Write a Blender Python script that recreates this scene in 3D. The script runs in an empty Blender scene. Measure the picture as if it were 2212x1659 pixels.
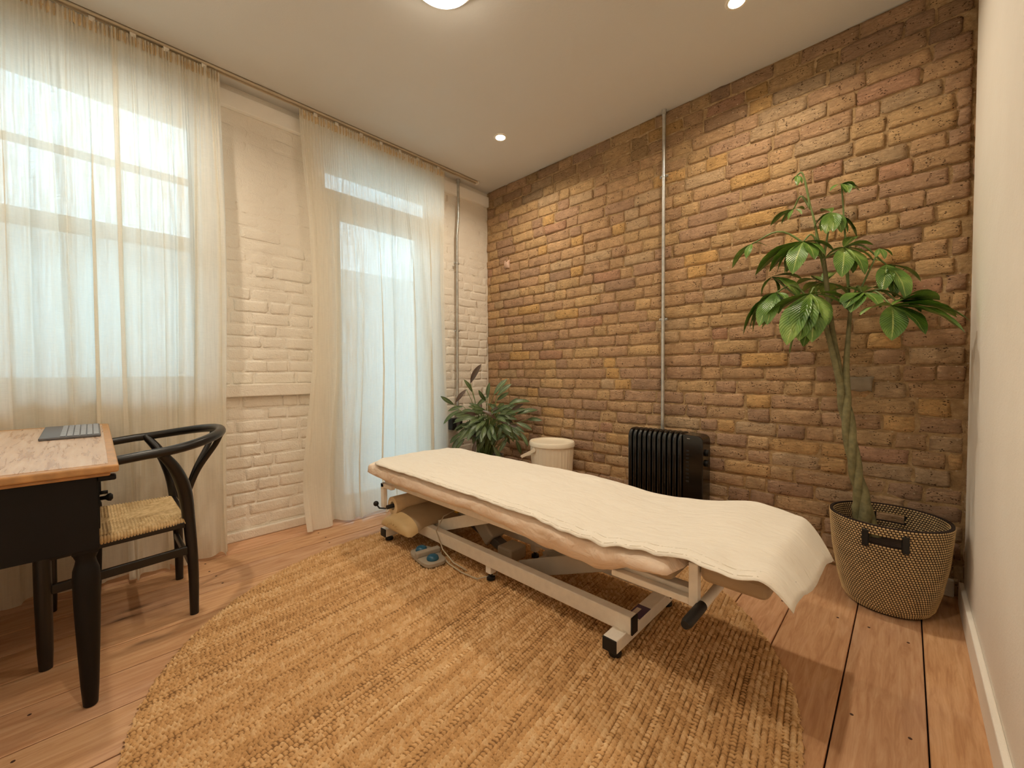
import bpy, bmesh, math, random
import numpy as np
from mathutils import Vector, Matrix, noise

random.seed(7)
RNG = np.random.default_rng(7)
SC = bpy.context.scene
COL = SC.collection
PI = math.pi
H = 2.65            # ceiling height
XR = 3.03           # right wall plane
YB = -3.20          # wall behind the camera


def srgb(r, g, b):
    f = lambda c: (c / 255 / 12.92) if c / 255 <= 0.04045 else ((c / 255 + 0.055) / 1.055) ** 2.4
    return (f(r), f(g), f(b), 1.0)


# ---------------------------------------------------------------- camera, world, exposure
cam_data = bpy.data.cameras.new('camera')
cam = bpy.data.objects.new('camera', cam_data)
COL.objects.link(cam)
R_ = Vector((0.71819, 0.69582, -0.00549))
U_ = Vector((-0.01524, 0.02361, 0.99960))
F_ = Vector((-0.69568, 0.71782, -0.02756))
cam.matrix_world = Matrix(((R_.x, U_.x, -F_.x, 2.8339), (R_.y, U_.y, -F_.y, -2.5958),
                           (R_.z, U_.z, -F_.z, 0.98536), (0, 0, 0, 1)))
cam_data.sensor_fit = 'HORIZONTAL'
cam_data.sensor_width = 36.0
cam_data.lens = 880.4 / 2212 * 36.0
cam_data.clip_start = 0.02
SC.camera = cam

SKY_STRENGTH = 4.4
LAMP_W = 6.5
DOME_EMIT = 19.0
WARM = (1.0, 0.86, 0.67)
world = bpy.data.worlds.new('overcast_sky')
SC.world = world
world.use_nodes = True
bg = world.node_tree.nodes['Background']
bg.inputs['Color'].default_value = (0.58, 0.84, 1.0, 1)
bg.inputs['Strength'].default_value = SKY_STRENGTH
SC.view_settings.view_transform = 'Standard'
SC.view_settings.look = 'None'
SC.view_settings.gamma = 1.0
SC.view_settings.use_curve_mapping = False
SC.view_settings.exposure = 0.35
SC.cycles.max_bounces = 10
SC.cycles.diffuse_bounces = 5
SC.cycles.transparent_max_bounces = 16
SC.cycles.caustics_reflective = False
SC.cycles.caustics_refractive = False


def portal(name, loc, sy, sz):
    l = bpy.data.lights.new(name, 'AREA')
    l.shape = 'RECTANGLE'
    l.size = sz
    l.size_y = sy
    l.cycles.is_portal = True
    o = bpy.data.objects.new(name, l)
    COL.objects.link(o)
    o.location = loc
    o.rotation_euler = (0, -PI / 2, 0)      # shines towards +x, into the room
    return o


portal('window_portal', (-0.31, -2.56, 1.66), 0.95, 1.60)
portal('door_portal', (-0.31, -0.99, 1.25), 1.05, 2.55)


# ---------------------------------------------------------------- node helpers
class NT:
    def __init__(s, name):
        s.m = bpy.data.materials.new(name)
        s.m.use_nodes = True
        s.t = s.m.node_tree
        s.b = s.t.nodes['Principled BSDF']
        s.out = s.t.nodes['Material Output']

    def n(s, typ, **kw):
        nd = s.t.nodes.new('ShaderNode' + typ)
        for k, v in kw.items():
            if hasattr(nd, k) and k not in ('inputs',):
                setattr(nd, k, v)
        return nd

    def set(s, sock, v):
        if hasattr(v, 'is_output') or isinstance(v, bpy.types.NodeSocket):
            s.t.links.new(v, sock)
        else:
            sock.default_value = v

    def pos(s, scale=(1, 1, 1), rot=(0, 0, 0), src='Position'):
        if src == 'Position':
            o = s.n('NewGeometry').outputs['Position']
        else:
            o = s.n('TexCoord').outputs[src]
        mp = s.n('Mapping')
        mp.inputs['Scale'].default_value = scale
        mp.inputs['Rotation'].default_value = rot
        s.t.links.new(o, mp.inputs['Vector'])
        return mp.outputs['Vector']

    def noise(s, vec, scale, detail=3, rough=0.55, dist=0.0):
        nd = s.n('TexNoise')
        s.t.links.new(vec, nd.inputs['Vector'])
        nd.inputs['Scale'].default_value = scale
        nd.inputs['Detail'].default_value = detail
        nd.inputs['Roughness'].default_value = rough
        nd.inputs['Distortion'].default_value = dist
        return nd.outputs['Fac']

    def voro(s, vec, scale, feature='F1'):
        nd = s.n('TexVoronoi', feature=feature)
        s.t.links.new(vec, nd.inputs['Vector'])
        nd.inputs['Scale'].default_value = scale
        return nd.outputs['Distance']

    def ramp(s, fac, stops):
        nd = s.n('ValToRGB')
        s.t.links.new(fac, nd.inputs['Fac'])
        e = nd.color_ramp.elements
        while len(e) < len(stops):
            e.new(0.5)
        for el, (p, c) in zip(e, stops):
            el.position = p
            el.color = c if len(c) == 4 else (*c, 1)
        return nd.outputs['Color']

    def mrange(s, v, a, b, c, d):
        nd = s.n('MapRange')
        s.t.links.new(v, nd.inputs['Value'])
        for k, x in zip(('From Min', 'From Max', 'To Min', 'To Max'), (a, b, c, d)):
            nd.inputs[k].default_value = x
        return nd.outputs['Result']

    def mix(s, fac, a, b, mode='MIX'):
        nd = s.n('MixRGB', blend_type=mode)
        s.set(nd.inputs['Fac'], fac)
        s.set(nd.inputs['Color1'], a)
        s.set(nd.inputs['Color2'], b)
        return nd.outputs['Color']

    def math(s, op, a, b=0.0):
        nd = s.n('Math', operation=op)
        s.set(nd.inputs[0], a)
        s.set(nd.inputs[1], b)
        return nd.outputs[0]

    def bump(s, h, dist=0.002, strength=0.6, nrm=None):
        nd = s.n('Bump')
        s.t.links.new(h, nd.inputs['Height'])
        nd.inputs['Distance'].default_value = dist
        nd.inputs['Strength'].default_value = strength
        if nrm is not None:
            s.t.links.new(nrm, nd.inputs['Normal'])
        return nd.outputs['Normal']

    def col(s, v):
        s.set(s.b.inputs['Base Color'], v)

    def nrm(s, v):
        s.t.links.new(v, s.b.inputs['Normal'])

    def rough(s, v):
        s.set(s.b.inputs['Roughness'], v)


def plain(name, c, rough=0.5, metal=0.0, var=0.12, nscale=8, bumpd=0.0, bscale=200, spec=0.5, coat=0.0):
    t = NT(name)
    v = t.pos()
    f = t.noise(v, nscale, 4)
    k = t.mrange(f, 0.3, 0.7, 1 - var, 1 + var)
    t.col(t.mix(1.0, c, t.ramp(k, [(0, (0, 0, 0)), (1, (1, 1, 1))]) if False else _grey(t, k), 'MULTIPLY'))
    t.rough(rough)
    t.b.inputs['Metallic'].default_value = metal
    t.b.inputs['Specular IOR Level'].default_value = spec
    t.b.inputs['Coat Weight'].default_value = coat
    if bumpd:
        t.nrm(t.bump(t.noise(v, bscale, 3), bumpd, 0.7))
    return t.m


def _grey(t, v):
    nd = t.n('CombineColor')
    for i in range(3):
        t.t.links.new(v, nd.inputs[i])
    return nd.outputs[0]


# ---------------------------------------------------------------- materials
def mat_brick():
    t = NT('stock_brick')
    a = t.n('Attribute', attribute_name='tint')
    v = t.pos()
    big = t.noise(v, 16, 4, 0.6)
    c = t.mix(1.0, a.outputs['Color'], _grey(t, t.mrange(big, 0.3, 0.72, 0.80, 1.18)), 'MULTIPLY')
    fine = t.noise(v, 95, 4, 0.7)
    c = t.mix(t.mrange(fine, 0.45, 0.75, 0.0, 0.35), c, srgb(150, 118, 84))
    vs = t.pos((1, 1, 1.5))
    pit = t.voro(vs, 88)
    keep = t.noise(v, 30, 2)
    thr = t.mrange(keep, 0.40, 0.66, -0.02, 0.36)
    hole = t.math('LESS_THAN', pit, thr)
    c = t.mix(t.math('MULTIPLY', hole, 0.78), c, srgb(62, 40, 26))
    flk = t.voro(v, 23)
    fm = t.math('LESS_THAN', flk, 0.075)
    c = t.mix(t.math('MULTIPLY', fm, 0.7), c, srgb(225, 205, 172))
    t.col(c)
    t.rough(0.92)
    t.b.inputs['Specular IOR Level'].default_value = 0.15
    cre = t.noise(t.pos((1, 1, 2.2), (0, 0.5, 0)), 38, 5, 0.7, 0.8)
    hgt = t.math('ADD', t.math('MULTIPLY', cre, 1.3), t.math('MULTIPLY', fine, 0.35))
    hgt = t.math('SUBTRACT', hgt, t.math('MULTIPLY', hole, 0.75))
    t.nrm(t.bump(hgt, 0.011, 1.0))
    return t.m


def mat_mortar():
    t = NT('lime_mortar')
    v = t.pos()
    c = t.ramp(t.noise(v, 26, 4, 0.65), [(0.3, srgb(152, 124, 90)), (0.55, srgb(184, 154, 114)), (0.75, srgb(206, 180, 144))])
    sp = t.math('LESS_THAN', t.voro(v, 34), 0.12)
    c = t.mix(t.math('MULTIPLY', sp, 0.6), c, srgb(214, 196, 166))
    t.col(c)
    t.rough(0.95)
    t.b.inputs['Specular IOR Level'].default_value = 0.1
    t.nrm(t.bump(t.noise(v, 85, 5, 0.7), 0.008, 0.9))
    return t.m


def mat_paint(name, c, bumpd, scale, detail=4):
    t = NT(name)
    v = t.pos()
    t.col(t.mix(t.mrange(t.noise(v, 3.0, 3), 0.35, 0.7, 0, 0.10), c, srgb(205, 192, 170)))
    t.rough(0.62)
    t.b.inputs['Specular IOR Level'].default_value = 0.3
    h = t.math('ADD', t.noise(v, scale, detail, 0.65), t.math('MULTIPLY', t.noise(v, scale * 4, 2), 0.25))
    t.nrm(t.bump(h, bumpd, 0.8))
    return t.m


def mat_floor():
    t = NT('pine_board')
    a = t.n('Attribute', attribute_name='tint')
    v = t.pos((9.0, 0.9, 1))
    grain = t.noise(v, 6, 6, 0.62, 0.7)
    gr2 = t.noise(t.pos((60, 1.6, 1)), 4, 3, 0.6, 0.3)
    c = t.ramp(grain, [(0.28, srgb(184, 138, 100)), (0.5, srgb(208, 165, 126)), (0.72, srgb(222, 184, 146))])
    c = t.mix(t.mrange(gr2, 0.45, 0.8, 0, 0.30), c, srgb(172, 122, 84))
    c = t.mix(1.0, c, a.outputs['Color'], 'MULTIPLY')
    blot = t.noise(t.pos((2.5, 1.2, 1)), 2.2, 3)
    c = t.mix(t.mrange(blot, 0.52, 0.75, 0, 0.35), c, srgb(196, 160, 142))
    kn = t.voro(t.pos((4.6, 1.5, 0.02)), 1.25)
    kr = t.ramp(kn, [(0.035, (1, 1, 1)), (0.085, (0.35, 0.35, 0.35)), (0.13, (0, 0, 0))])
    c = t.mix(t.math('MULTIPLY', kr, 0.75), c, srgb(92, 62, 42))
    t.col(c)
    t.rough(t.mrange(grain, 0.2, 0.8, 0.62, 0.45))
    t.b.inputs['Specular IOR Level'].default_value = 0.35
    t.nrm(t.bump(t.math('ADD', grain, t.math('MULTIPLY', gr2, 0.4)), 0.0015, 0.5))
    return t.m


def mat_rug():
    t = NT('jute_boucle')
    a = t.n('Attribute', attribute_name='stitch')
    v = t.pos()
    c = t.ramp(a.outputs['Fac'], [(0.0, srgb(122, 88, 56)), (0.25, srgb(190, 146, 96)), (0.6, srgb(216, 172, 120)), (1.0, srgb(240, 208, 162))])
    f = t.noise(t.pos((260, 90, 260)), 1.6, 3, 0.7)
    c = t.mix(t.mrange(f, 0.5, 0.8, 0, 0.35), c, srgb(150, 112, 72))
    t.col(c)
    t.rough(0.85)
    t.b.inputs['Specular IOR Level'].default_value = 0.2
    t.nrm(t.bump(f, 0.003, 0.8))
    return t.m


def mat_linen():
    t = NT('sheer_linen')
    streak = t.noise(t.pos((1, 120, 5)), 1.0, 4, 0.6)
    slub = t.noise(t.pos((1, 30, 520)), 1.0, 3, 0.6)
    fine = t.noise(t.pos((1, 700, 700)), 1.0, 1)
    w = t.math('ADD', t.math('MULTIPLY', streak, 0.6), t.math('MULTIPLY', slub, 0.4))
    tr = t.mrange(w, 0.38, 0.66, 0.01, 0.13)
    tr = t.math('MULTIPLY', tr, t.mrange(fine, 0.3, 0.7, 0.75, 1.25))
    dif = t.n('BsdfDiffuse')
    tl = t.n('BsdfTranslucent')
    tp = t.n('BsdfTransparent')
    dif.inputs['Color'].default_value = srgb(250, 243, 228)
    tl.inputs['Color'].default_value = srgb(246, 244, 236)
    tp.inputs['Color'].default_value = (1, 1, 1, 1)
    m1 = t.n('MixShader')
    m1.inputs[0].default_value = 0.50
    t.t.links.new(dif.outputs[0], m1.inputs[1])
    t.t.links.new(tl.outputs[0], m1.inputs[2])
    m2 = t.n('MixShader')
    t.t.links.new(tr, m2.inputs[0])
    t.t.links.new(m1.outputs[0], m2.inputs[1])
    t.t.links.new(tp.outputs[0], m2.inputs[2])
    t.t.links.new(m2.outputs[0], t.out.inputs['Surface'])
    bn = t.bump(t.math('ADD', slub, streak), 0.0015, 0.5)
    t.t.links.new(bn, dif.inputs['Normal'])
    return t.m


def mat_glass():
    t = NT('window_glass')
    tp = t.n('BsdfTransparent')
    tp.inputs['Color'].default_value = (0.94, 0.97, 0.97, 1)
    gl = t.n('BsdfGlossy')
    gl.inputs['Roughness'].default_value = 0.02
    fr = t.n('Fresnel')
    fr.inputs['IOR'].default_value = 1.45
    wav = t.noise(t.pos(), 2.0, 2)
    t.t.links.new(t.bump(wav, 0.002, 0.1), gl.inputs['Normal'])
    ms = t.n('MixShader')
    t.t.links.new(fr.outputs[0], ms.inputs[0])
    t.t.links.new(tp.outputs[0], ms.inputs[1])
    t.t.links.new(gl.outputs[0], ms.inputs[2])
    t.t.links.new(ms.outputs[0], t.out.inputs['Surface'])
    return t.m


def mat_sheet(name, c, c2, quilt=0.0):
    t = NT(name)
    v = t.pos()
    w1 = t.noise(v, 7, 3, 0.5, 0.4)
    w2 = t.noise(t.pos((1, 2.6, 1), (0, 0, 0.35)), 14, 3, 0.55, 0.8)
    h = t.math('ADD', w1, t.math('MULTIPLY', w2, 0.6))
    t.col(t.mix(t.mrange(w2, 0.4, 0.7, 0, 0.35), c, c2))
    t.rough(0.8)
    t.b.inputs['Specular IOR Level'].default_value = 0.2
    n = t.bump(h, 0.016 if quilt else 0.034, 0.6)
    if quilt:
        q = t.noise(t.pos((14, 60, 14)), 1.0, 2, 0.5, 0.5)
        n = t.bump(q, 0.004, quilt, n)
    n = t.bump(t.noise(v, 600, 2), 0.0008, 0.5, n)
    t.nrm(n)
    return t.m


def mat_deskwood():
    t = NT('worn_desk_veneer')
    v = t.pos((3, 30, 3))
    g = t.noise(v, 2.0, 5, 0.6, 0.6)
    c = t.ramp(g, [(0.3, srgb(176, 142, 118)), (0.55, srgb(206, 180, 158)), (0.75, srgb(222, 202, 184))])
    s = t.noise(t.pos((9, 90, 9)), 1.3, 6, 0.75, 0.4)
    wear = t.noise(t.pos(), 7, 3)
    m = t.math('MULTIPLY', t.mrange(s, 0.60, 0.70, 0, 0.8), t.mrange(wear, 0.48, 0.62, 0, 0.5))
    t.col(t.mix(m, c, srgb(70, 48, 38)))
    t.rough(t.mrange(g, 0.2, 0.8, 0.22, 0.36))
    t.b.inputs['Specular IOR Level'].default_value = 0.6
    t.nrm(t.bump(s, 0.0008, 0.4))
    return t.m


def mat_ctenanthe():
    t = NT('striped_leaf')
    uv = t.n('TexCoord').outputs['UV']
    sx = t.n('SeparateXYZ')
    t.t.links.new(uv, sx.inputs[0])
    u = t.math('ABSOLUTE', t.math('SUBTRACT', sx.outputs[0], 0.5))
    ph = t.math('SUBTRACT', t.math('MULTIPLY', sx.outputs[1], 58.0), t.math('MULTIPLY', u, 40.0))
    st = t.math('SINE', ph)
    c = t.ramp(t.mrange(st, -1, 1, 0, 1), [(0.38, srgb(32, 50, 28)), (0.60, srgb(56, 80, 44)), (0.78, srgb(122, 142, 94))])
    mid = t.math('LESS_THAN', u, 0.04)
    c = t.mix(mid, c, srgb(128, 150, 96))
    gb = t.n('NewGeometry').outputs['Backfacing']
    c = t.mix(t.math('MULTIPLY', gb, 0.8), c, srgb(84, 50, 48))
    t.col(c)
    t.rough(0.38)
    return t.m


def mat_pachira():
    t = NT('glossy_green_leaf')
    uv = t.n('TexCoord').outputs['UV']
    sx = t.n('SeparateXYZ')
    t.t.links.new(uv, sx.inputs[0])
    u = t.math('ABSOLUTE', t.math('SUBTRACT', sx.outputs[0], 0.5))
    ph = t.math('SUBTRACT', t.math('MULTIPLY', sx.outputs[1], 95.0), t.math('MULTIPLY', u, 55.0))
    st = t.math('SINE', ph)
    n = t.noise(t.pos(), 9, 3)
    c = t.ramp(n, [(0.3, srgb(60, 94, 32)), (0.5, srgb(90, 128, 46)), (0.72, srgb(150, 176, 88))])
    c = t.mix(t.mrange(st, 0.8, 1, 0, 0.35), c, srgb(140, 168, 84))
    c = t.mix(t.math('MULTIPLY', t.math('LESS_THAN', u, 0.035), 0.8), c, srgb(176, 190, 110))
    t.col(c)
    t.rough(0.34)
    t.b.inputs['Transmission Weight'].default_value = 0.0
    t.nrm(t.bump(st, 0.0012, 0.5))
    return t.m


def mat_emit(name, c, s):
    t = NT(name)
    e = t.n('Emission')
    lw = t.n('LayerWeight')
    lw.inputs['Blend'].default_value = 0.3
    e.inputs['Color'].default_value = (*c, 1)
    k = t.mrange(lw.outputs['Facing'], 0, 1, s, s * 0.85)
    t.t.links.new(k, e.inputs['Strength'])
    t.t.links.new(e.outputs[0], t.out.inputs['Surface'])
    return t.m


def mat_cord():
    t = NT('paper_cord')
    v = t.pos()
    c = t.ramp(t.noise(v, 60, 3), [(0.3, srgb(186, 154, 106)), (0.7, srgb(226, 198, 150))])
    t.col(c)
    t.rough(0.75)
    t.nrm(t.bump(t.noise(v, 320, 2), 0.0015, 0.6))
    return t.m


M = {}
M['brick'] = mat_brick()
M['mortar'] = mat_mortar()
M['white_brick'] = mat_paint('white_painted_brick', srgb(240, 232, 219), 0.007, 34, 5)
M['plaster'] = mat_paint('white_plaster', srgb(250, 245, 236), 0.0015, 40)
M['ceiling'] = mat_paint('ceiling_paint', srgb(218, 215, 209), 0.0006, 90)
M['wood_white'] = mat_paint('white_gloss_paint', srgb(238, 232, 220), 0.0015, 60)
M['board'] = mat_floor()
M['gap'] = plain('board_gap_dirt', srgb(46, 30, 18), 0.95)
M['rug'] = mat_rug()
M['linen'] = mat_linen()
M['tape'] = plain('curtain_tape', srgb(214, 190, 150), 0.85, var=0.15, nscale=60)
M['glass'] = mat_glass()
M['track'] = plain('track_metal', srgb(205, 190, 164), 0.4, 0.2)
M['steel'] = plain('galvanised_steel', srgb(196, 196, 192), 0.36, 0.75, var=0.15, nscale=40)
M['black_paint'] = plain('black_paint', srgb(13, 11, 11), 0.5, var=0.2, spec=0.25)
M['black_wood'] = plain('black_lacquered_wood', srgb(22, 19, 18), 0.33, var=0.2, bumpd=0.0006, bscale=60)
M['black_rubber'] = plain('black_rubber', srgb(20, 20, 20), 0.55, var=0.1)
M['black_gloss'] = plain('black_enamel', srgb(9, 9, 9), 0.16, var=0.2, spec=0.6)
M['frame'] = plain('cream_powder_coat', srgb(242, 237, 227), 0.42, var=0.05, nscale=30)
M['frame_grey'] = plain('grey_steel', srgb(176, 170, 160), 0.45, 0.2, var=0.1)
M['motor'] = plain('grey_plastic', srgb(168, 158, 142), 0.5, var=0.06)
M['dark_grey'] = plain('dark_grey_plastic', srgb(78, 74, 72), 0.5, var=0.08)
M['vinyl'] = plain('taupe_vinyl', srgb(168, 146, 116), 0.55, var=0.07, bumpd=0.0006, bscale=300)
M['bolster'] = plain('tan_bolster_vinyl', srgb(206, 178, 130), 0.55, var=0.06, bumpd=0.003, bscale=18)
M['paper'] = plain('couch_roll_paper', srgb(222, 198, 160), 0.8, var=0.06, nscale=30)
M['fitted'] = mat_sheet('fitted_sheet_cloth', srgb(244, 226, 208), srgb(238, 214, 192))
M['top_sheet'] = mat_sheet('white_top_sheet', srgb(236, 229, 217), srgb(230, 220, 205), 0.45)
M['blue'] = plain('blue_rubber_dome', srgb(34, 92, 122), 0.22, var=0.06)
M['sticker'] = plain('purple_sticker', srgb(84, 62, 96), 0.4)
M['sticker_white'] = plain('white_sticker', srgb(216, 204, 190), 0.4)
M['yellow'] = plain('yellow_plastic', srgb(222, 172, 34), 0.4)
M['cable'] = plain('grey_cable', srgb(186, 172, 148), 0.5)
M['bin'] = plain('ivory_plastic', srgb(240, 229, 208), 0.42, var=0.03)
M['desk_top'] = mat_deskwood()
M['desk_edge'] = plain('oak_edge', srgb(184, 138, 88), 0.35, var=0.2, nscale=30)
M['keyb'] = plain('slate_grey_plastic', srgb(92, 94, 100), 0.4, var=0.04)
M['keyrow'] = plain('light_grey_keys', srgb(140, 146, 156), 0.35, var=0.05)
M['cord'] = mat_cord()
M['leaf'] = mat_pachira()
M['stripe_leaf'] = mat_ctenanthe()
M['stem_green'] = plain('green_stem', srgb(112, 130, 72), 0.5, var=0.2, nscale=40)
M['trunk'] = plain('grey_green_bark', srgb(126, 120, 84), 0.75, var=0.3, nscale=35, bumpd=0.003, bscale=90)
M['trunk_brown'] = plain('brown_bark', srgb(140, 112, 84), 0.8, var=0.3, nscale=40, bumpd=0.004, bscale=90)
M['soil'] = plain('potting_soil', srgb(48, 34, 24), 0.95, var=0.4, nscale=60, bumpd=0.01, bscale=60)
M['basket_dark'] = plain('dark_weave', srgb(44, 30, 24), 0.8)
M['basket_light'] = plain('straw_weave', srgb(206, 178, 132), 0.75, var=0.18, nscale=30)
M['pot_grey'] = plain('grey_pot', srgb(120, 110, 98), 0.7, var=0.1)
M['lamp'] = mat_emit('lamp_glow', (1.0, 0.80, 0.50), 22.0)
M['dome'] = mat_emit('opal_dome_glow', (1.0, 0.88, 0.70), DOME_EMIT)
M['outside'] = plain('rendered_wall', srgb(206, 208, 206), 0.9, var=0.12, nscale=3)
M['outside_ground'] = plain('courtyard_paving', srgb(170, 170, 166), 0.9, var=0.15, nscale=6)
M['cement'] = plain('cement', srgb(150, 136, 116), 0.9, var=0.1, nscale=30, bumpd=0.002, bscale=120)
M['chip'] = plain('plaster_chip', srgb(214, 180, 158), 0.85, var=0.15, nscale=40)
M['nail'] = plain('rusty_nail', srgb(70, 44, 30), 0.7)


# ---------------------------------------------------------------- mesh helpers
class MB:
    """collects faces in world coordinates; build() makes one object with its origin at the shape's centre"""

    def __init__(s):
        s.v, s.f, s.uv = [], [], {}

    def add(s, verts, faces):
        o = len(s.v)
        s.v += [tuple(map(float, p)) for p in verts]
        s.f += [tuple(i + o for i in f) for f in faces]
        return o

    def box(s, x0, x1, y0, y1, z0, z1):
        s.add([(x0, y0, z0), (x1, y0, z0), (x1, y1, z0), (x0, y1, z0), (x0, y0, z1), (x1, y0, z1), (x1, y1, z1), (x0, y1, z1)],
              [(3, 2, 1, 0), (4, 5, 6, 7), (0, 1, 5, 4), (1, 2, 6, 5), (2, 3, 7, 6), (3, 0, 4, 7)])
        return s

    def bar(s, a, b, w, h, up=(0, 0, 1)):
        a, b = Vector(a), Vector(b)
        d = (b - a).normalized()
        u = Vector(up)
        sd = d.cross(u).normalized()
        u = sd.cross(d).normalized()
        vs = []
        for p in (a, b):
            for i, j in ((-1, -1), (1, -1), (1, 1), (-1, 1)):
                vs.append(p + sd * (i * w / 2) + u * (j * h / 2))
        s.add(vs, [(0, 1, 2, 3), (7, 6, 5, 4), (0, 4, 5, 1), (1, 5, 6, 2), (2, 6, 7, 3), (3, 7, 4, 0)])
        return s

    def tube(s, pts, rad, n=10, caps=True, flat=1.0):
        pts = [Vector(p) for p in pts]
        if not isinstance(rad, (list, tuple)):
            rad = [rad] * len(pts)
        o = len(s.v)
        side = None
        for i, p in enumerate(pts):
            if i == 0:
                d = pts[1] - p
            elif i == len(pts) - 1:
                d = p - pts[i - 1]
            else:
                d = pts[i + 1] - pts[i - 1]
            d = d.normalized()
            if side is None:
                ref = Vector((0, 0, 1)) if abs(d.z) < 0.9 else Vector((1, 0, 0))
                side = d.cross(ref).normalized()
            else:
                side = (side - d * side.dot(d)).normalized()
            u = side.cross(d).normalized()
            for k in range(n):
                a = 2 * PI * k / n
                s.v.append(tuple(p + side * (math.cos(a) * rad[i]) + u * (math.sin(a) * rad[i] * flat)))
        for i in range(len(pts) - 1):
            for k in range(n):
                k2 = (k + 1) % n
                s.f.append((o + i * n + k, o + i * n + k2, o + (i + 1) * n + k2, o + (i + 1) * n + k))
        if caps:
            s.f.append(tuple(o + k for k in reversed(range(n))))
            e = o + (len(pts) - 1) * n
            s.f.append(tuple(e + k for k in range(n)))
        return s

    def lathe(s, prof, c, n=24, sx=1.0, sy=1.0, cap0=True, cap1=True):
        o = len(s.v)
        for (r, z) in prof:
            for k in range(n):
                a = 2 * PI * k / n
                s.v.append((c[0] + r * sx * math.cos(a), c[1] + r * sy * math.sin(a), c[2] + z))
        for i in range(len(prof) - 1):
            for k in range(n):
                k2 = (k + 1) % n
                s.f.append((o + i * n + k, o + i * n + k2, o + (i + 1) * n + k2, o + (i + 1) * n + k))
        if cap0:
            s.f.append(tuple(o + k for k in reversed(range(n))))
        if cap1:
            e = o + (len(prof) - 1) * n
            s.f.append(tuple(e + k for k in range(n)))
        return s

    def ball(s, c, r, n=12, m=8):
        prof = [(max(r * math.sin(PI * i / m), 1e-5), -r * math.cos(PI * i / m)) for i in range(m + 1)]
        return s.lathe(prof, c, n)

    def grid(s, P, uv=False):
        """P: array (nu, nv, 3)"""
        nu, nv = P.shape[:2]
        o = s.add(P.reshape(-1, 3).tolist(), [])
        for i in range(nu - 1):
            for j in range(nv - 1):
                a = o + i * nv + j
                s.f.append((a, a + nv, a + nv + 1, a + 1))
        if uv:
            for i in range(nu):
                for j in range(nv):
                    s.uv[o + i * nv + j] = (j / (nv - 1), i / (nu - 1))
        return s

    def build(s, name, mat, parent=None, smooth=False, bevel=0.0, seg=2, origin=None, tint=None, angle=None):
        v = np.array(s.v, dtype=float)
        c = (v.min(0) + v.max(0)) / 2 if origin is None else np.array(origin, float)
        me = bpy.data.meshes.new(name)
        me.from_pydata((v - c).tolist(), [], s.f)
        if s.uv:
            l = me.uv_layers.new(name='UVMap')
            for lp in me.loops:
                l.data[lp.index].uv = s.uv.get(lp.vertex_index, (0, 0))
        me.materials.append(M[mat] if isinstance(mat, str) else mat)
        if smooth:
            me.shade_smooth()
        if tint is not None:
            at = me.color_attributes.new('tint', 'FLOAT_COLOR', 'POINT')
            t = np.array(tint, float)
            if t.ndim == 1:
                t = np.tile(t, (len(v), 1))
            at.data.foreach_set('color', t.astype(np.float32).ravel())
        me.validate()
        o = bpy.data.objects.new(name, me)
        COL.objects.link(o)
        place(o, c, parent)
        if bevel:
            b = o.modifiers.new('bevel', 'BEVEL')
            b.width = bevel
            b.segments = seg
            b.limit_method = 'ANGLE'
            b.angle_limit = math.radians(40)
        if smooth and angle:
            me.set_sharp_from_angle(angle=math.radians(angle))
        return o


WORLD = {}


def place(o, c, parent):
    c = Vector(c)
    WORLD[o.name] = c
    if parent is not None:
        o.parent = parent
        o.location = c - WORLD[parent.name]
    else:
        o.location = c


def thing(name, label, cat, loc, group=None):
    o = bpy.data.objects.new(name, None)
    o.empty_display_size = 0.05
    COL.objects.link(o)
    place(o, loc, None)
    o['label'] = label
    o['category'] = cat
    if group:
        o['group'] = group
    return o


def tag(o, label, cat, group=None):
    o['label'] = label
    o['category'] = cat
    if group:
        o['group'] = group
    return o


def struct(o, label=None, cat=None):
    o['kind'] = 'structure'
    if label:
        o['label'] = label
    if cat:
        o['category'] = cat
    return o


def B(x0, x1, y0, y1, z0, z1):
    return MB().box(x0, x1, y0, y1, z0, z1)


# ---------------------------------------------------------------- room shell
floor = struct(B(-0.02, XR + 0.05, YB - 0.02, 0.03, -0.10, -0.022).build('floor', 'gap'), 'bare orange-tan pine floorboards with dark gaps and knots', 'floor')
x = -0.02
k = 0
while x < XR:
    w = random.choice((0.175, 0.195, 0.205, 0.19))
    x1 = min(x + w, XR + 0.03)
    tn = random.uniform(0.88, 1.06)
    dz = random.uniform(-0.0015, 0.0)
    tint = (tn, tn * random.uniform(0.95, 1.0), tn * random.uniform(0.90, 1.0), 1)
    gp = 0.0030 if x < 1.4 else 0.0020
    m = B(x + gp, x1 - gp, YB, 0.02, -0.022, dz)
    p = m.build('plank', 'board', floor, bevel=0.002, seg=1, tint=tint)
    # nail heads along the joist lines
    nm = MB()
    for jy in (-2.75, -2.20, -1.65, -1.10, -0.55, -0.12):
        for q in (0.22, 0.78):
            if random.random() < 0.35:
                continue
            nm.lathe([(0.0045, 0.0), (0.0045, 0.0008), (0.001, 0.0011)], (x + w * q + random.uniform(-.01, .01), jy + random.uniform(-.015, .015), dz), 8)
    nm.build('nail_head', 'nail', p)
    x = x1
    k += 1

ceiling = struct(B(-0.35, XR + 0.2, YB - 0.15, 0.25, H, H + 0.1).build('ceiling', 'ceiling'), 'plain off-white ceiling with recessed downlights', 'ceiling')

# brick wall ---------------------------------------------------------------
wall_back = struct(B(-0.02, XR + 0.2, 0.009, 0.25, -0.10, H).build('wall_back', 'mortar'), 'exposed yellow stock brick wall', 'wall')


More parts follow.
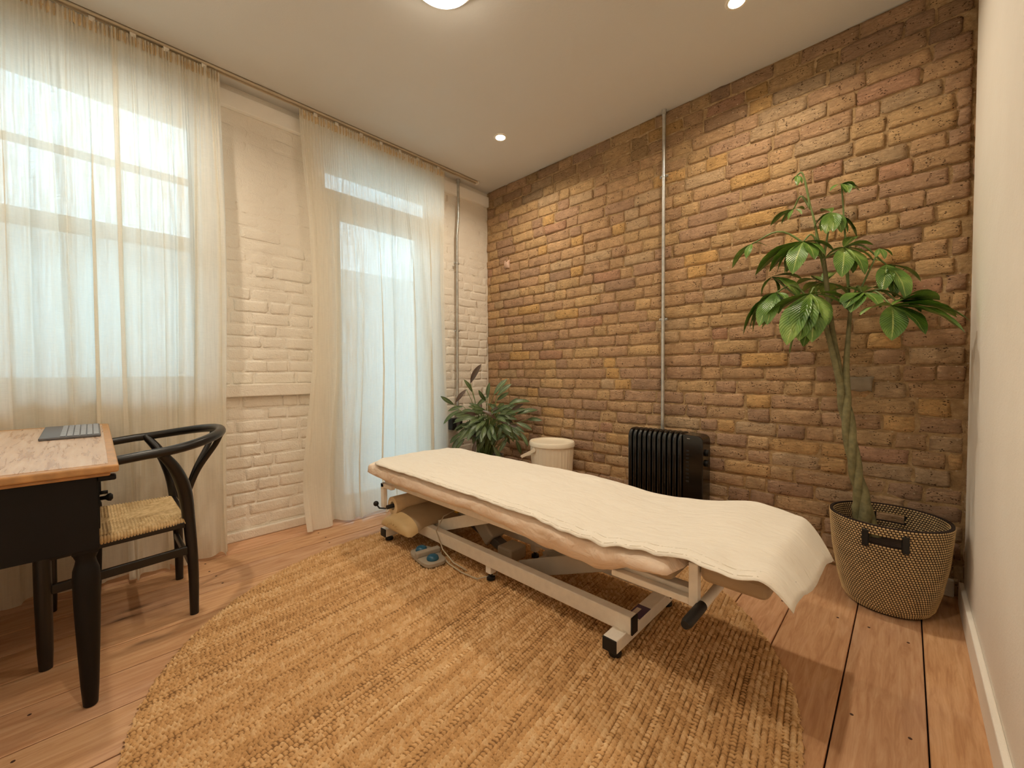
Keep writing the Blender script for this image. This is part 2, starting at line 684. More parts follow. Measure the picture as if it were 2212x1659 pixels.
def brick_geo(w, h, depth, rough, jit, nx=5, nz=4):
    """local brick: x along the wall, z up, front towards -y at y=0; returns verts, faces"""
    ix = [0.0, 0.10, 0.5, 0.90, 1.0] if nx == 5 else [0.0, 0.07, 0.30, 0.5, 0.70, 0.93, 1.0]
    iz = [0.0, 0.16, 0.84, 1.0] if nz == 4 else [0.0, 0.14, 0.5, 0.86, 1.0]
    vs = []
    for i, fx in enumerate(ix):
        for j, fz in enumerate(iz):
            edge = i in (0, len(ix) - 1) or j in (0, len(iz) - 1)
            corner = i in (0, len(ix) - 1) and j in (0, len(iz) - 1)
            px = (fx - 0.5) * w + random.uniform(-jit, jit)
            pz = (fz - 0.5) * h + random.uniform(-jit, jit)
            if corner:
                s_ = random.uniform(0.90, 1.0)
                px *= 1 - (1 - s_) * 0.25
                pz *= s_
            py = (random.uniform(0.0025, 0.0055) if edge else random.uniform(-rough, rough))
            vs.append((px, py, pz))
    nX, nZ = len(ix), len(iz)
    fs = []
    for i in range(nX - 1):
        for j in range(nZ - 1):
            a = i * nZ + j
            fs.append((a, a + nZ, a + nZ + 1, a + 1))
    ring = [(i, 0) for i in range(nX)] + [(nX - 1, j) for j in range(1, nZ)] + [(i, nZ - 1) for i in range(nX - 2, -1, -1)] + [(0, j) for j in range(nZ - 2, 0, -1)]
    rid = [i * nZ + j for i, j in ring]
    o = len(vs)
    for r in rid:
        vs.append((vs[r][0] * 1.01, depth, vs[r][2] * 1.01))
    n = len(rid)
    for k in range(n):
        k2 = (k + 1) % n
        fs.append((rid[k2], rid[k], o + k, o + k2))
    return vs, fs


CAMP = Vector((2.8339, -2.5958, 0.985))
PALETTE = [(srgb(198, 164, 116), 26), (srgb(190, 154, 114), 30), (srgb(182, 146, 114), 22), (srgb(170, 136, 112), 12),
           (srgb(210, 166, 98), 11), (srgb(158, 128, 108), 3), (srgb(178, 132, 108), 3), (srgb(188, 162, 128), 10)]


def pick_tint(z):
    cs, ws = zip(*PALETTE)
    c = random.choices(cs, ws)[0]
    k = random.uniform(0.92, 1.07)
    if z > 2.42:            # darker top courses
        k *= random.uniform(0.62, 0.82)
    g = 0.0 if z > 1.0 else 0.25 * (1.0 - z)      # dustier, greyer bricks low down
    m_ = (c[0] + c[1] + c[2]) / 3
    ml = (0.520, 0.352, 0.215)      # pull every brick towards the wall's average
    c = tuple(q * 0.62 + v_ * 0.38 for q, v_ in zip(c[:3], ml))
    return tuple((q * (1 - g) + m_ * g) * k * w_ for q, w_ in zip(c[:3], (1.18, 1.16, 1.14))) + (1,)


def courses(y_max, z0, z1, lead=0.0):
    """list of (start, end, zc, h) along the wall from 0 to y_max"""
    out = []
    n = 34
    ch = (z1 - z0) / n
    for r in range(n):
        zc = z0 + (r + 0.5) * ch
        p = -random.uniform(0.0, 0.2)
        hd = bool(r % 2)
        while p < y_max:
            L = random.uniform(0.098, 0.118) if hd else random.uniform(0.205, 0.232)
            if random.random() < 0.12:
                L *= random.uniform(0.75, 1.0)
            out.append((p, p + L, zc, ch))
            p += L + random.uniform(0.006, 0.012)
            hd = (not hd) if random.random() < 0.86 else hd
    return out


cand = []
for (a, b, zc, ch) in courses(3.012, 0.0, H):
    a, b = max(a, 0.004), min(b, 3.012)
    if b - a < 0.035:
        continue
    w, h = b - a, ch - random.uniform(0.006, 0.011)
    xc = (a + b) / 2
    zc2 = zc + 0.006 * noise.noise((xc * 1.3, zc * 0.7, 3.0)) + random.uniform(-0.0015, 0.0015)
    big = noise.noise((xc * 0.9, zc * 0.9, 11.0))
    off = random.uniform(-0.004, 0.004) + big * 0.004
    d = (Vector((xc, 0, zc)) - CAMP)
    cosv = abs(d.y) / d.length
    area = w * h * cosv / d.length_squared
    cand.append((area, xc, zc2, w, h, off))
cand.sort(reverse=True)
rest = MB()
rest_t = []
for i, (area, xc, zc, w, h, off) in enumerate(cand):
    zc = min(max(zc, h / 2 + 0.002), H - h / 2 - 0.001)
    vs, fs = brick_geo(w, h, 0.03, 0.0034, 0.0042)
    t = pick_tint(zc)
    if i < 300:
        m = MB()
        m.add([(xc + v[0], off + v[1], zc + v[2]) for v in vs], fs)
        m.build('brick', 'brick', wall_back, smooth=True, tint=t)
    else:
        rest.add([(xc + v[0], off + v[1], zc + v[2]) for v in vs], fs)
        rest_t += [t] * len(vs)
rb = rest.build('brick_field', 'brick', wall_back, smooth=True, tint=rest_t)
rb['kind'] = 'stuff'

# a cement-filled gap and a pale chip among the bricks
vs, fs = brick_geo(0.090, 0.068, 0.02, 0.001, 0.006)
m = MB()
m.add([(2.672 + v[0], -0.012 + v[1], 0.920 + v[2]) for v in vs], fs)
m.build('cement_patch', 'cement', wall_back, smooth=True)['label'] = 'smooth grey cement patch'
vs, fs = brick_geo(0.062, 0.064, 0.02, 0.002, 0.010)
m = MB()
m.add([(0.272 + v[0], -0.014 + v[1], 1.945 + v[2]) for v in vs], fs)
m.build('plaster_chip', 'chip', wall_back, smooth=True)['label'] = 'pale pinkish chip of plaster'

# window wall -----------------------------------------------------------------
WY0, WY1, WZ0, WZ1 = -3.02, -2.13, 0.915, 2.452      # window opening
DY0, DY1, DZ1 = -1.50, -0.50, 2.48                 # door opening
m = MB()
T0, T1 = -0.30, 0.0
m.box(T0, T1, YB - 0.1, WY0, -0.1, H)
m.box(T0, T1, WY0, WY1, -0.1, WZ0)
m.box(T0, T1, WY0, WY1, WZ1, H)
m.box(T0, T1, WY1, DY0, -0.1, H)
m.box(T0, T1, DY0, DY1, DZ1, H)
m.box(T0, T1, DY1, 0.25, -0.1, H)
m.box(T0, T1, DY0, DY1, -0.1, -0.005)
wall_left = struct(m.build('wall_left', 'white_brick'), 'white painted brick wall with curtained window and door', 'wall')
wc = []
for (lo, hi) in ((-2.128, -1.503), (-0.497, -0.006)):
    for (a, b, zc, ch) in courses(hi - lo, 0.06, 2.51):
        a, b = max(a, 0.0), min(b, hi - lo)
        if b - a < 0.03:
            continue
        if lo < -2 and 0.84 < zc < 0.94:
            continue
        wc.append(((a + b) / 2 + lo, zc, b - a, ch - 0.006))
wrest = MB()
wc.sort(key=lambda q: -(q[2] * q[3]))
for i, (yc, zc, w, h) in enumerate(wc):
    soft = min(1.0, max(0.25, (2.35 - zc) / 1.2))
    vs, fs = brick_geo(w, h, 0.02, 0.0022 * soft, 0.0045)
    off = 0.0004 + 0.0022 * soft * random.uniform(0.3, 1.3)
    pts = [(off - v[1] * 0.50, yc + v[0], zc + v[2]) for v in vs]
    if i < 300:
        q = MB()
        q.add(pts, fs)
        q.build('brick', 'white_brick', wall_left, smooth=True)
    else:
        wrest.add(pts, fs)
if wrest.v:
    wrest.build('brick_field', 'white_brick', wall_left, smooth=True)['kind'] = 'stuff'
t1 = struct(B(0.0, 0.034, YB, -0.0, 2.515, 2.605).build('trim_1', 'plaster', bevel=0.004), 'flat white fascia board under the ceiling on the window wall', 'trim')
t2 = struct(B(0.0, 0.036, -2.125, -1.505, 0.852, 0.926).build('trim_2', 'white_brick', bevel=0.006), 'projecting white dado ledge between the two curtains', 'trim')
b1 = MB()
b1.box(0.0, 0.022, -2.125, -1.505, 0.0, 0.055)
b1.box(0.0, 0.022, -0.495, 0.0, 0.0, 0.055)
struct(b1.build('baseboard_left', 'white_brick', bevel=0.006), 'low white painted kerb at the foot of the brick wall', 'baseboard')

# window 1: sash behind the left curtains
win = bpy.data.objects.new('window_1', None)
COL.objects.link(win)
place(win, (-0.15, (WY0 + WY1) / 2, WZ0), None)
struct(win, 'white sash window behind the left pair of sheer curtains', 'window')
f = MB()
f.box(-0.18, -0.11, WY0, WY0 + 0.05, WZ0, WZ1)
f.box(-0.18, -0.11, WY1 - 0.05, WY1, WZ0, WZ1)
f.box(-0.18, -0.11, WY0, WY1, WZ1 - 0.05, WZ1)
f.box(-0.18, -0.11, WY0, WY1, WZ0, WZ0 + 0.06)
f.build('window_frame', 'wood_white', win, bevel=0.004)
B(-0.17, -0.12, WY0 + 0.05, WY1 - 0.05, 1.69, 1.765).build('meeting_rail', 'wood_white', win, bevel=0.004)
B(-0.16, -0.13, WY0 + 0.05, WY1 - 0.05, 2.065, 2.10).build('glazing_bar', 'wood_white', win, bevel=0.004)
B(-0.30, 0.03, WY0, WY1, WZ0 - 0.03, WZ0 - 0.001).build('window_sill', 'wood_white', win, bevel=0.004)
for z0, z1 in ((0.975, 1.69), (1.765, 2.065), (2.10, 2.402)):
    B(-0.147, -0.143, WY0 + 0.05, WY1 - 0.05, z0, z1).build('pane', 'glass', win)

door = bpy.data.objects.new('door_1', None)
COL.objects.link(door)
place(door, (-0.15, (DY0 + DY1) / 2, 0), None)
struct(door, 'white glazed door with transom light behind the sheer curtain', 'door')
f = MB()
f.box(-0.19, -0.10, DY0, DY0 + 0.07, 0, DZ1)
f.box(-0.19, -0.10, DY1 - 0.07, DY1, 0, DZ1)
f.box(-0.19, -0.10, DY0, DY1, DZ1 - 0.03, DZ1)
f.box(-0.19, -0.10, DY0 + 0.07, DY1 - 0.07, 2.17, 2.285)
f.build('door_frame', 'wood_white', door, bevel=0.004)
f = MB()
f.box(-0.17, -0.125, DY0 + 0.075, DY0 + 0.18, 0.005, 2.165)
f.box(-0.17, -0.125, DY1 - 0.18, DY1 - 0.075, 0.005, 2.165)
f.box(-0.17, -0.125, DY0 + 0.18, DY1 - 0.18, 2.10, 2.165)
f.box(-0.17, -0.125, DY0 + 0.18, DY1 - 0.18, 0.005, 0.085)
f.build('door_leaf', 'wood_white', door, bevel=0.004)
for z0, z1, a, b in ((0.085, 2.10, 0.18, 0.18), (2.285, 2.45, 0.07, 0.07)):
    B(-0.147, -0.143, DY0 + a, DY1 - b, z0, z1).build('pane', 'glass', door)

# right plaster wall with its brick return, rear wall
wall_right = struct(B(XR, XR + 0.2, YB - 0.1, 0.009, -0.1, H).build('wall_right', 'mortar'), 'white plastered wall at the right edge with a strip of bare brick', 'wall')
B(XR - 0.012, XR, YB, -0.078, 0.0, H).build('plaster_panel', 'plaster', wall_right, bevel=0.004)
for r in range(34):
    ch = H / 34
    zc = (r + 0.5) * ch
    vs, fs = brick_geo(random.uniform(0.055, 0.072), ch - 0.011, 0.02, 0.002, 0.003)
    m = MB()
    off = random.uniform(0.0, 0.006)
    m.add([(XR - 0.012 + off + v[1], -0.038 - v[0], zc + v[2]) for v in vs], fs)
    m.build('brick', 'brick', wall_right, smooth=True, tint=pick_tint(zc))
struct(B(XR - 0.028, XR - 0.0121, YB, -0.085, 0.0, 0.10).build('baseboard_right', 'plaster', bevel=0.004), 'narrow white skirting along the plastered right wall', 'baseboard')
struct(B(2.90, 2.995, -0.022, 0.0, 0.0, 0.075).build('baseboard_back', 'white_brick', bevel=0.005), 'stub of chipped white skirting in the corner behind the basket', 'baseboard')
struct(B(-0.3, XR + 0.2, YB - 0.2, YB, -0.1, H).build('wall_front', 'plaster'), 'white plastered wall behind the desk', 'wall')

# outside the windows
struct(B(-5.2, -5.0, -9, 5, -0.3, 3.0).build('wall_exterior', 'outside'), 'pale rendered wall across the courtyard outside', 'wall')
struct(B(-5.0, -0.31, -9, 5, -0.4, -0.2).build('ground_exterior', 'outside_ground'), 'grey paved courtyard outside the windows', 'ground')

# ---------------------------------------------------------------- rug
def make_rug():
    cx, cy, R = 1.587, -1.502, 1.10
    st = 0.0033
    n = int(2 * R / st) + 1
    ang = math.radians(7)
    g = np.linspace(-R, R, n)
    U, V = np.meshgrid(g, g, indexing='ij')         # U across ribs, V along ribs
    pr, ps = 0.0160, 0.0135
    wob = np.array([0.004 * math.sin(q * 3.1 + 1) + 0.003 * math.sin(q * 7.7) for q in g])
    Uw = U + wob[None, :]
    row = np.floor(Uw / pr).astype(int)
    nrow = row.max() - row.min() + 1
    rr = row - row.min()
    rw = RNG.uniform(0.0, 1.0, nrow)
    rw = 0.65 * rw + 0.35 * np.roll(rw, 1)
    rph = RNG.uniform(0, 0.35, nrow) + 0.5 * (np.arange(nrow) % 2)
    vs_ = V / ps + rph[rr] + 0.35 * np.sin(V * 9 + rr * 0.7)
    sid = np.floor(vs_).astype(int)
    sid = sid - sid.min()
    rnd = RNG.uniform(0, 1, (nrow, sid.max() + 1))
    s_rand = rnd[rr, sid]
    au = np.abs(np.sin(PI * Uw / pr))
    av = 0.5 - 0.5 * np.cos(2 * PI * vs_)
    low = (RNG.uniform(0, 1, nrow) < 0.16)[rr]
    h = 0.0150 * (0.02 + 0.98 * au ** 0.62) * (0.22 + 0.78 * av ** 0.65) * (0.62 + 0.5 * s_rand) * np.where(low, 0.55, 1.0) + 0.0015 * rw[rr]
    rad = np.sqrt(U ** 2 + V ** 2)
    th = np.arctan2(V, U)
    edge = R - 0.010 - 0.010 * RNG.uniform(0, 1, 720)[((th + PI) / (2 * PI) * 719).astype(int)]
    inside = rad < edge
    z = np.where(inside, 0.001 + h * np.clip((edge - rad) / 0.012, 0.1, 1), 0.001)
    ca, sa = math.cos(ang), math.sin(ang)
    X = cx + U * ca - V * sa
    Y = cy + U * sa + V * ca
    keepq = inside[:-1, :-1] & inside[1:, :-1] & inside[1:, 1:] & inside[:-1, 1:]
    idx = np.arange(n * n).reshape(n, n)
    q = np.stack([idx[:-1, :-1], idx[1:, :-1], idx[1:, 1:], idx[:-1, 1:]], -1)[keepq]
    used = np.unique(q)
    remap = np.full(n * n, -1)
    remap[used] = np.arange(len(used))
    q = remap[q]
    co = np.stack([X, Y, z], -1).reshape(-1, 3)[used] - np.array([cx, cy, 0])
    tone = np.where(h < 0.0035, 0.02, np.clip(0.22 + 0.40 * s_rand + 0.40 * rw[rr], 0, 1)).reshape(-1)[used]  # low gaps take a dark tone: shade between stitches put into the colour
    me = bpy.data.meshes.new('jute_rug')
    me.vertices.add(len(co))
    me.vertices.foreach_set('co', co.astype(np.float32).ravel())
    me.loops.add(q.size)
    me.loops.foreach_set('vertex_index', q.astype(np.int32).ravel())
    me.polygons.add(len(q))
    me.polygons.foreach_set('loop_start', np.arange(0, q.size, 4, dtype=np.int32))
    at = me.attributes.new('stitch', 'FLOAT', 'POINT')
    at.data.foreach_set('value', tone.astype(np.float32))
    me.update()
    me.validate()
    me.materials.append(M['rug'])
    me.shade_smooth()
    o = bpy.data.objects.new('jute_rug', me)
    COL.objects.link(o)
    place(o, (cx, cy, 0), None)
    tag(o, 'large round braided jute rug in straw tones under the treatment couch', 'rug')


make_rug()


# ---------------------------------------------------------------- curtains
def curtain(label, e0, e1, zt, zb, pleats, seed, x0=0.115, layers=1.0, puddle=0.0):
    """e0(t), e1(t): the two side edges along y, t = 0 at the heading, 1 at the hem"""
    rng = random.Random(seed)
    t = thing('curtain', label, 'curtain', (x0, (e0(1) + e1(1)) / 2, 0), 'sheer curtains on the window wall')
    nu, nv = 330, 64
    wid = abs(e1(0) - e0(0))
    pl = []
    for i in range(pleats):
        c = (i + 0.5 + rng.uniform(-0.38, 0.38)) / pleats
        pl.append((c, rng.uniform(-0.03, 0.03), rng.uniform(0.011, 0.034) / wid, rng.uniform(0.3, 1.0), rng.uniform(0.022, 0.05), rng.choice((-1, 1))))
    u = np.linspace(0, 1, nu)[:, None]
    tt = (np.linspace(0, 1, nv) ** 0.9)[None, :]
    X = np.zeros((nu, nv)) + x0
    DY = np.zeros((nu, nv))
    grow = np.clip(tt * 3.2, 0.10, 1.0)
    for c, dr, w, b, a, sg in pl:
        ww = w * (1 + 0.9 * tt)
        cc = c + dr * tt + 0.004 * np.sin(tt * 5 + c * 30)
        d = (u - cc) / ww
        g = np.exp(-d * d)
        X += a * g * grow
        DY += sg * b * ww * wid * 1.5 * d * g * grow
    for fq, am in ((rng.uniform(2.2, 3.2), 0.014), (rng.uniform(5, 7), 0.010), (rng.uniform(11, 14), 0.005)):
        X += am * grow * np.sin(2 * PI * (fq * u + 0.06 * np.sin(3 * tt + fq)) + fq * 9)
    gat = np.exp(-tt * 7)
    X += gat * 0.006 * np.sin(2 * PI * u * wid * 62 + 2 * np.sin(u * 40))
    E0 = np.array([e0(float(q)) for q in tt[0]])[None, :]
    E1 = np.array([e1(float(q)) for q in tt[0]])[None, :]
    fade = np.clip(np.minimum(u, 1 - u) * 30, 0, 1)
    Y = E0 + (E1 - E0) * u - DY * fade
    Z = zt + (zb - zt) * tt + 0.006 * np.sin(u * 30 + seed) * tt ** 6 + 0.0 * u
    if puddle:
        k = np.clip((tt - 0.90) / 0.10, 0, 1) ** 1.5
        X += puddle * k * (0.6 + 0.6 * np.exp(-((u - 0.04) / 0.10) ** 2) + 0.25 * np.sin(u * 17))
        X += 0.02 * k * np.sin(u * 55 + tt * 20)
    X = np.maximum(X, 0.062)
    X = np.where((Y < -2.46) & (Z < 0.80) & (Z > 0.40), np.minimum(X, 0.165), X)
    P = np.stack([X, Y, Z], -1)
    m = MB()
    m.grid(P)
    m.build('cloth', 'linen', t, smooth=True)
    # gathered heading tape
    h = MB()
    ny = 150
    for xo in (0.0,):
        yy = np.linspace(e0(0), e1(0), ny)
        top = np.stack([np.full(ny, x0 - 0.004) + 0.007 * np.sin(np.arange(ny) * 1.9 + np.sin(np.arange(ny) * .7)), yy, np.full(ny, zt + 0.004) + 0.004 * np.sin(np.arange(ny) * 2.7)], -1)
        mid = top + np.array([0.006, 0, -0.03])
        bot = top + np.array([0.002, 0, -0.055])
        h.grid(np.stack([top, mid, bot], 1))
    h.build('heading_tape', 'tape', t, smooth=True)
    n = max(3, int(wid / 0.14))
    for i in range(n):
        y = e0(0) + (e1(0) - e0(0)) * (i + 0.5) / n + rng.uniform(-.02, .02)
        B(x0 - 0.004, x0 + 0.004, y - 0.011, y + 0.011, zt - 0.008, 2.636).build('glider', 'wood_white', t, bevel=0.001, seg=1)
    return t


lerp = lambda a, b, t: a + (b - a) * t
curtain('sheer linen curtain at the far left edge, over the left half of the window', lambda t: lerp(-3.17, -3.17, t), lambda t: -2.474, 2.622, 0.02, 9, 3, x0=0.112)
curtain('sheer linen curtain falling behind the black chair, over the right half of the window', lambda t: -2.494, lambda t: lerp(-2.075, -2.085, t) + 0.012 * math.sin(t * 5), 2.622, 0.016, 7, 14, x0=0.124, puddle=0.035)


def d0(t):
    ks = [(0, -1.665), (0.10, -1.655), (0.25, -1.625), (0.45, -1.612), (0.62, -1.625), (0.85, -1.69), (1, -1.70)]
    for (a, va), (b, vb) in zip(ks, ks[1:]):
        if t <= b:
            return lerp(va, vb, (t - a) / (b - a))
    return ks[-1][1]


curtain('sheer linen curtain over the glazed door, pooling on the boards behind the couch', d0, lambda t: lerp(-0.560, -0.545, t) - 0.02 * math.sin(PI * min(1, t * 1.2)), 2.622, 0.014, 12, 21, x0=0.116, puddle=0.055)

tr = thing('curtain_track', 'slim metal curtain track screwed to the ceiling along the window wall', 'curtain track', (0.115, -1.7, 2.63))
B(0.098, 0.106, YB, -0.215, 2.634, 2.6495).build('rail', 'track', tr, bevel=0.001, seg=1)
B(0.126, 0.134, YB, -0.215, 2.634, 2.6495).build('rail', 'track', tr, bevel=0.001, seg=1)
B(0.098, 0.134, YB, -0.215, 2.6440, 2.6492).build('rail_web', 'track', tr)
B(0.094, 0.138, -0.222, -0.205, 2.630, 2.6498).build('end_cap', 'wood_white', tr, bevel=0.002)

# ---------------------------------------------------------------- lights
def downlight(x, y, label):
    t = thing('downlight', label, 'downlight', (x, y, H), 'recessed ceiling downlights')
    MB().lathe([(0.033, -0.001), (0.044, -0.0035), (0.047, 0.0)], (x, y, H - 0.0005), 32, cap0=False, cap1=False).build('trim_ring', 'wood_white', t, smooth=True)
    MB().lathe([(0.0335, -0.0025), (0.0335, -0.0008)], (x, y, H), 28).build('lens', 'lamp', t)
    l = bpy.data.lights.new('downlight_beam', 'AREA')
    l.shape = 'DISK'
    l.size = 0.066
    l.energy = LAMP_W
    l.color = WARM
    l.spread = math.radians(150)
    o = bpy.data.objects.new('downlight_beam', l)
    COL.objects.link(o)
    o.parent = t
    o.location = (0, 0, -0.006)


downlight(0.742, -0.541, 'lit recessed downlight whole in view, near the corner of brick and window walls')
downlight(2.258, -0.535, 'lit recessed downlight cut by the top edge, above the right half of the brick wall')
downlight(0.742, -2.46, 'lit recessed downlight over the desk end of the room')
downlight(2.258, -2.46, 'lit recessed downlight above the camera end of the room')

dm = thing('ceiling_lamp', 'glowing opal dome ceiling lamp at the top edge of the view', 'ceiling lamp', (1.425, -1.545, H))
MB().lathe([(0.10, -0.030), (0.138, -0.030), (0.145, -0.026), (0.145, 0.0)], (1.425, -1.545, H), 32).build('lamp_base', 'wood_white', dm, smooth=True, angle=40)
MB().lathe([(0.004, -0.075), (0.05, -0.072), (0.095, -0.062), (0.125, -0.045), (0.135, -0.0302)], (1.425, -1.545, H), 40).build('opal_dome', 'dome', dm, smooth=True)


# ---------------------------------------------------------------- pipes
def pipe(name, label, pts, r, clips, axis):
    t = thing(name, label, 'pipe', (pts[0][0], pts[0][1], min(p[2] for p in pts)))
    MB().tube(pts, r, 12).build('tube', 'steel', t, smooth=True, angle=50)
    for c in clips:
        m = MB()
        if axis == 'x':
            m.box(c[0] - 0.026, c[0] + 0.026, c[1] + 0.002, c[1] + 0.012, c[2] - 0.007, c[2] + 0.007)
            m.lathe([(r + 0.003, -0.008), (r + 0.003, 0.008)], c, 12)
            for s_ in (-1, 1):
                m.ball((c[0] + s_ * 0.021, c[1] + 0.000, c[2]), 0.0055, 8, 6)
        else:
            m.box(c[0] - 0.012, c[0] - 0.002, c[1] - 0.026, c[1] + 0.026, c[2] - 0.007, c[2] + 0.007)
            m.lathe([(r + 0.003, -0.008), (r + 0.003, 0.008)], c, 12)
            for s_ in (-1, 1):
                m.ball((c[0], c[1] + s_ * 0.021, c[2]), 0.0055, 8, 6)
        m.build('saddle_clip', 'steel', t, smooth=True, angle=40)
    MB().lathe([(r + 0.004, 0.0), (r + 0.004, 0.03)], (pts[-1][0], pts[-1][1], pts[-1][2] - 0.03), 12).build('coupler', 'steel', t, smooth=True, angle=40)
    return t


CX = 1.70
pipe('conduit_pipe', 'straight steel conduit running down the yellow brick wall above the black heater', [(CX, -0.024, 0.30), (CX, -0.024, 1.5), (CX, -0.024, H - 0.001)], 0.0105, [(CX, -0.024, 2.234), (CX, -0.024, 1.324)], 'x')
pp = pipe('conduit_pipe', 'kinked steel conduit on the white wall, right of the door curtain',
          [(0.040, -0.392, 0.60), (0.040, -0.388, 1.2), (0.040, -0.382, 2.10), (0.040, -0.382, 2.16), (0.040, -0.366, 2.34), (0.040, -0.364, 2.45), (0.040, -0.364, H - 0.001)], 0.0105,
          [(0.040, -0.384, 1.93), (0.040, -0.386, 1.35)], 'y')
so = tag(B(0.012, 0.075, -0.475, -0.365, 0.50, 0.60).build('socket_box', 'black_rubber', bevel=0.006), 'black socket box at the foot of the conduit behind the bushy plant', 'socket box')

# ---------------------------------------------------------------- treatment couch
CZ = 0.46
couch = thing('treatment_couch', 'electric massage couch on a cream steel base, standing on the jute rug', 'massage couch', (1.45, -1.15, 0.012))
RZ = 0.012
for (cx, ya, yb) in ((0.665, -1.435, -0.90), (2.125, -1.395, -0.905)):
    cb = B(cx - 0.027, cx + 0.027, ya, yb, 0.040, 0.086).build('crossbar', 'frame', couch, bevel=0.004)
    for y, s_ in ((ya, -1), (yb, 1)):
        B(cx - 0.0265, cx + 0.0265, min(y, y + s_ * 0.006), max(y, y + s_ * 0.006), 0.0405, 0.0855).build('end_cap', 'black_rubber', cb, bevel=0.002)
        MB().lathe([(0.021, 0.0), (0.023, 0.006), (0.020, 0.016), (0.009, 0.018), (0.009, 0.03)], (cx, y - s_ * 0.035, RZ), 16).build('foot', 'black_rubber', cb, smooth=True, angle=40)
for y in (-1.305, -0.985):
    rl = B(0.665, 2.165, y - 0.021, y + 0.021, 0.078, 0.140).build('base_rail', 'frame', couch, bevel=0.004)
    B(2.165, 2.171, y - 0.0205, y + 0.0205, 0.0785, 0.1395).build('end_cap', 'black_rubber', rl, bevel=0.002)
    B(0.659, 0.665, y - 0.0205, y + 0.0205, 0.0785, 0.1395).build('end_cap', 'black_rubber', rl, bevel=0.002)
    mf = MB().box(1.42, 1.455, y - 0.018, y + 0.018, 0.045, 0.08)
    mf.build('mid_bracket', 'frame', rl, bevel=0.002)
    MB().lathe([(0.02, 0.0), (0.02, 0.014), (0.008, 0.018), (0.008, 0.035)], (1.437, y, RZ), 14).build('foot', 'black_rubber', rl, smooth=True, angle=40)
# lifting arms
MB().bar((0.88, -1.245, 0.098), (1.36, -1.245, 0.275), 0.012, 0.062, (0, 0, 1)).build('lift_arm', 'frame', couch, bevel=0.003)
MB().bar((0.88, -1.04, 0.098), (1.36, -1.04, 0.275), 0.03, 0.05).build('lift_arm', 'frame', couch, bevel=0.003)
MB().bar((1.56, -1.225, 0.075), (2.06, -1.225, 0.275), 0.012, 0.075).build('lift_arm', 'frame_grey', couch, bevel=0.003)
MB().bar((1.56, -1.05, 0.075), (2.06, -1.05, 0.275), 0.03, 0.05).build('lift_arm', 'frame_grey', couch, bevel=0.003)
MB().tube([(1.36, -1.26, 0.28), (1.36, -1.02, 0.28)], 0.014, 12).build('pivot_bar', 'frame_grey', couch, smooth=True, angle=50)
MB().tube([(2.06, -1.26, 0.28), (2.06, -1.02, 0.28)], 0.014, 12).build('pivot_bar', 'frame_grey', couch, smooth=True, angle=50)
MB().tube([(0.88, -1.30, 0.098), (0.88, -0.99, 0.098)], 0.012, 12).build('pivot_bar', 'frame_grey', couch, smooth=True, angle=50)
MB().tube([(1.58, -1.30, 0.085), (1.58, -0.99, 0.085)], 0.012, 12).build('pivot_bar', 'frame_grey', couch, smooth=True, angle=50)
# motor and its drive rod
mo = MB()
c0, c1 = Vector((1.19, -1.14, 0.21)), Vector((1.30, -1.14, 0.115))
mo.bar(c0, c1, 0.10, 0.085)
mo = mo.build('lift_motor', 'motor', couch, bevel=0.012, seg=3)
MB().bar((1.13, -1.145, 0.165), (1.42, -1.145, 0.075), 0.05, 0.045).build('gear_housing', 'dark_grey', mo, bevel=0.006)
MB().tube([(0.98, -1.145, 0.20), (1.15, -1.145, 0.165)], 0.02, 14).build('drive_tube', 'frame_grey', couch, smooth=True, angle=50)
B(1.36, 1.46, -1.19, -1.08, 0.050, 0.115).build('motor_bracket', 'motor', couch, bevel=0.008)
B(1.02, 1.05, -1.20, -1.17, 0.205, 0.235).build('cable_plug', 'yellow', couch, bevel=0.004)
# top frame under the mattress
for y in (-1.36, -0.92):
    B(0.58, 2.40, y - 0.02, y + 0.02, 0.315, 0.345).build('top_frame_rail', 'frame', couch, bevel=0.003)
for xx in (0.60, 1.36, 2.06):
    B(xx - 0.018, xx + 0.018, -1.345, -0.935, 0.312, 0.343).build('top_frame_crossbar', 'frame', couch, bevel=0.003)
B(0.56, 2.355, -1.44, -0.88, 0.372, 0.425).build('mattress', 'vinyl', couch, bevel=0.02, seg=3)
# head-end arm, post and release handle
B(2.14, 2.392, -1.412, -1.384, 0.313, 0.333).build('head_arm', 'frame', couch, bevel=0.003)
B(2.390, 2.416, -1.412, -1.384, 0.311, 0.438).build('head_post', 'frame', couch, bevel=0.003)
B(2.390, 2.416, -0.916, -0.888, 0.311, 0.438).build('head_post', 'frame', couch, bevel=0.003)
B(2.14, 2.392, -0.916, -0.888, 0.313, 0.333).build('head_arm', 'frame', couch, bevel=0.003)
MB().tube([(2.425, -0.92, 0.325), (2.425, -1.24, 0.322)], 0.010, 12).build('release_shaft', 'frame_grey', couch, smooth=True, angle=50)
hd = MB().tube([(2.425, -1.22, 0.322), (2.423, -1.42, 0.316)], 0.0135, 14).build('release_handle', 'frame', couch, smooth=True, angle=50)
MB().tube([(2.4235, -1.395, 0.3165), (2.4225, -1.41, 0.316), (2.421, -1.50, 0.313), (2.4205, -1.515, 0.3125)], [0.0140, 0.0150, 0.0150, 0.011], 16).build('grip', 'black_rubber', hd, smooth=True, angle=50)
MB().tube([(2.30, -1.20, 0.335), (2.36, -1.15, 0.30), (2.43, -1.10, 0.315), (2.46, -1.02, 0.33)], 0.006, 8).build('release_cable', 'cable', couch, smooth=True)
B(2.30, 2.40, -1.15, -1.12, 0.295, 0.32).build('head_hinge', 'frame_grey', couch, bevel=0.004)
hp = MB()
hp.box(2.42, 2.592, -1.415, -0.885, 0.392, 0.448)
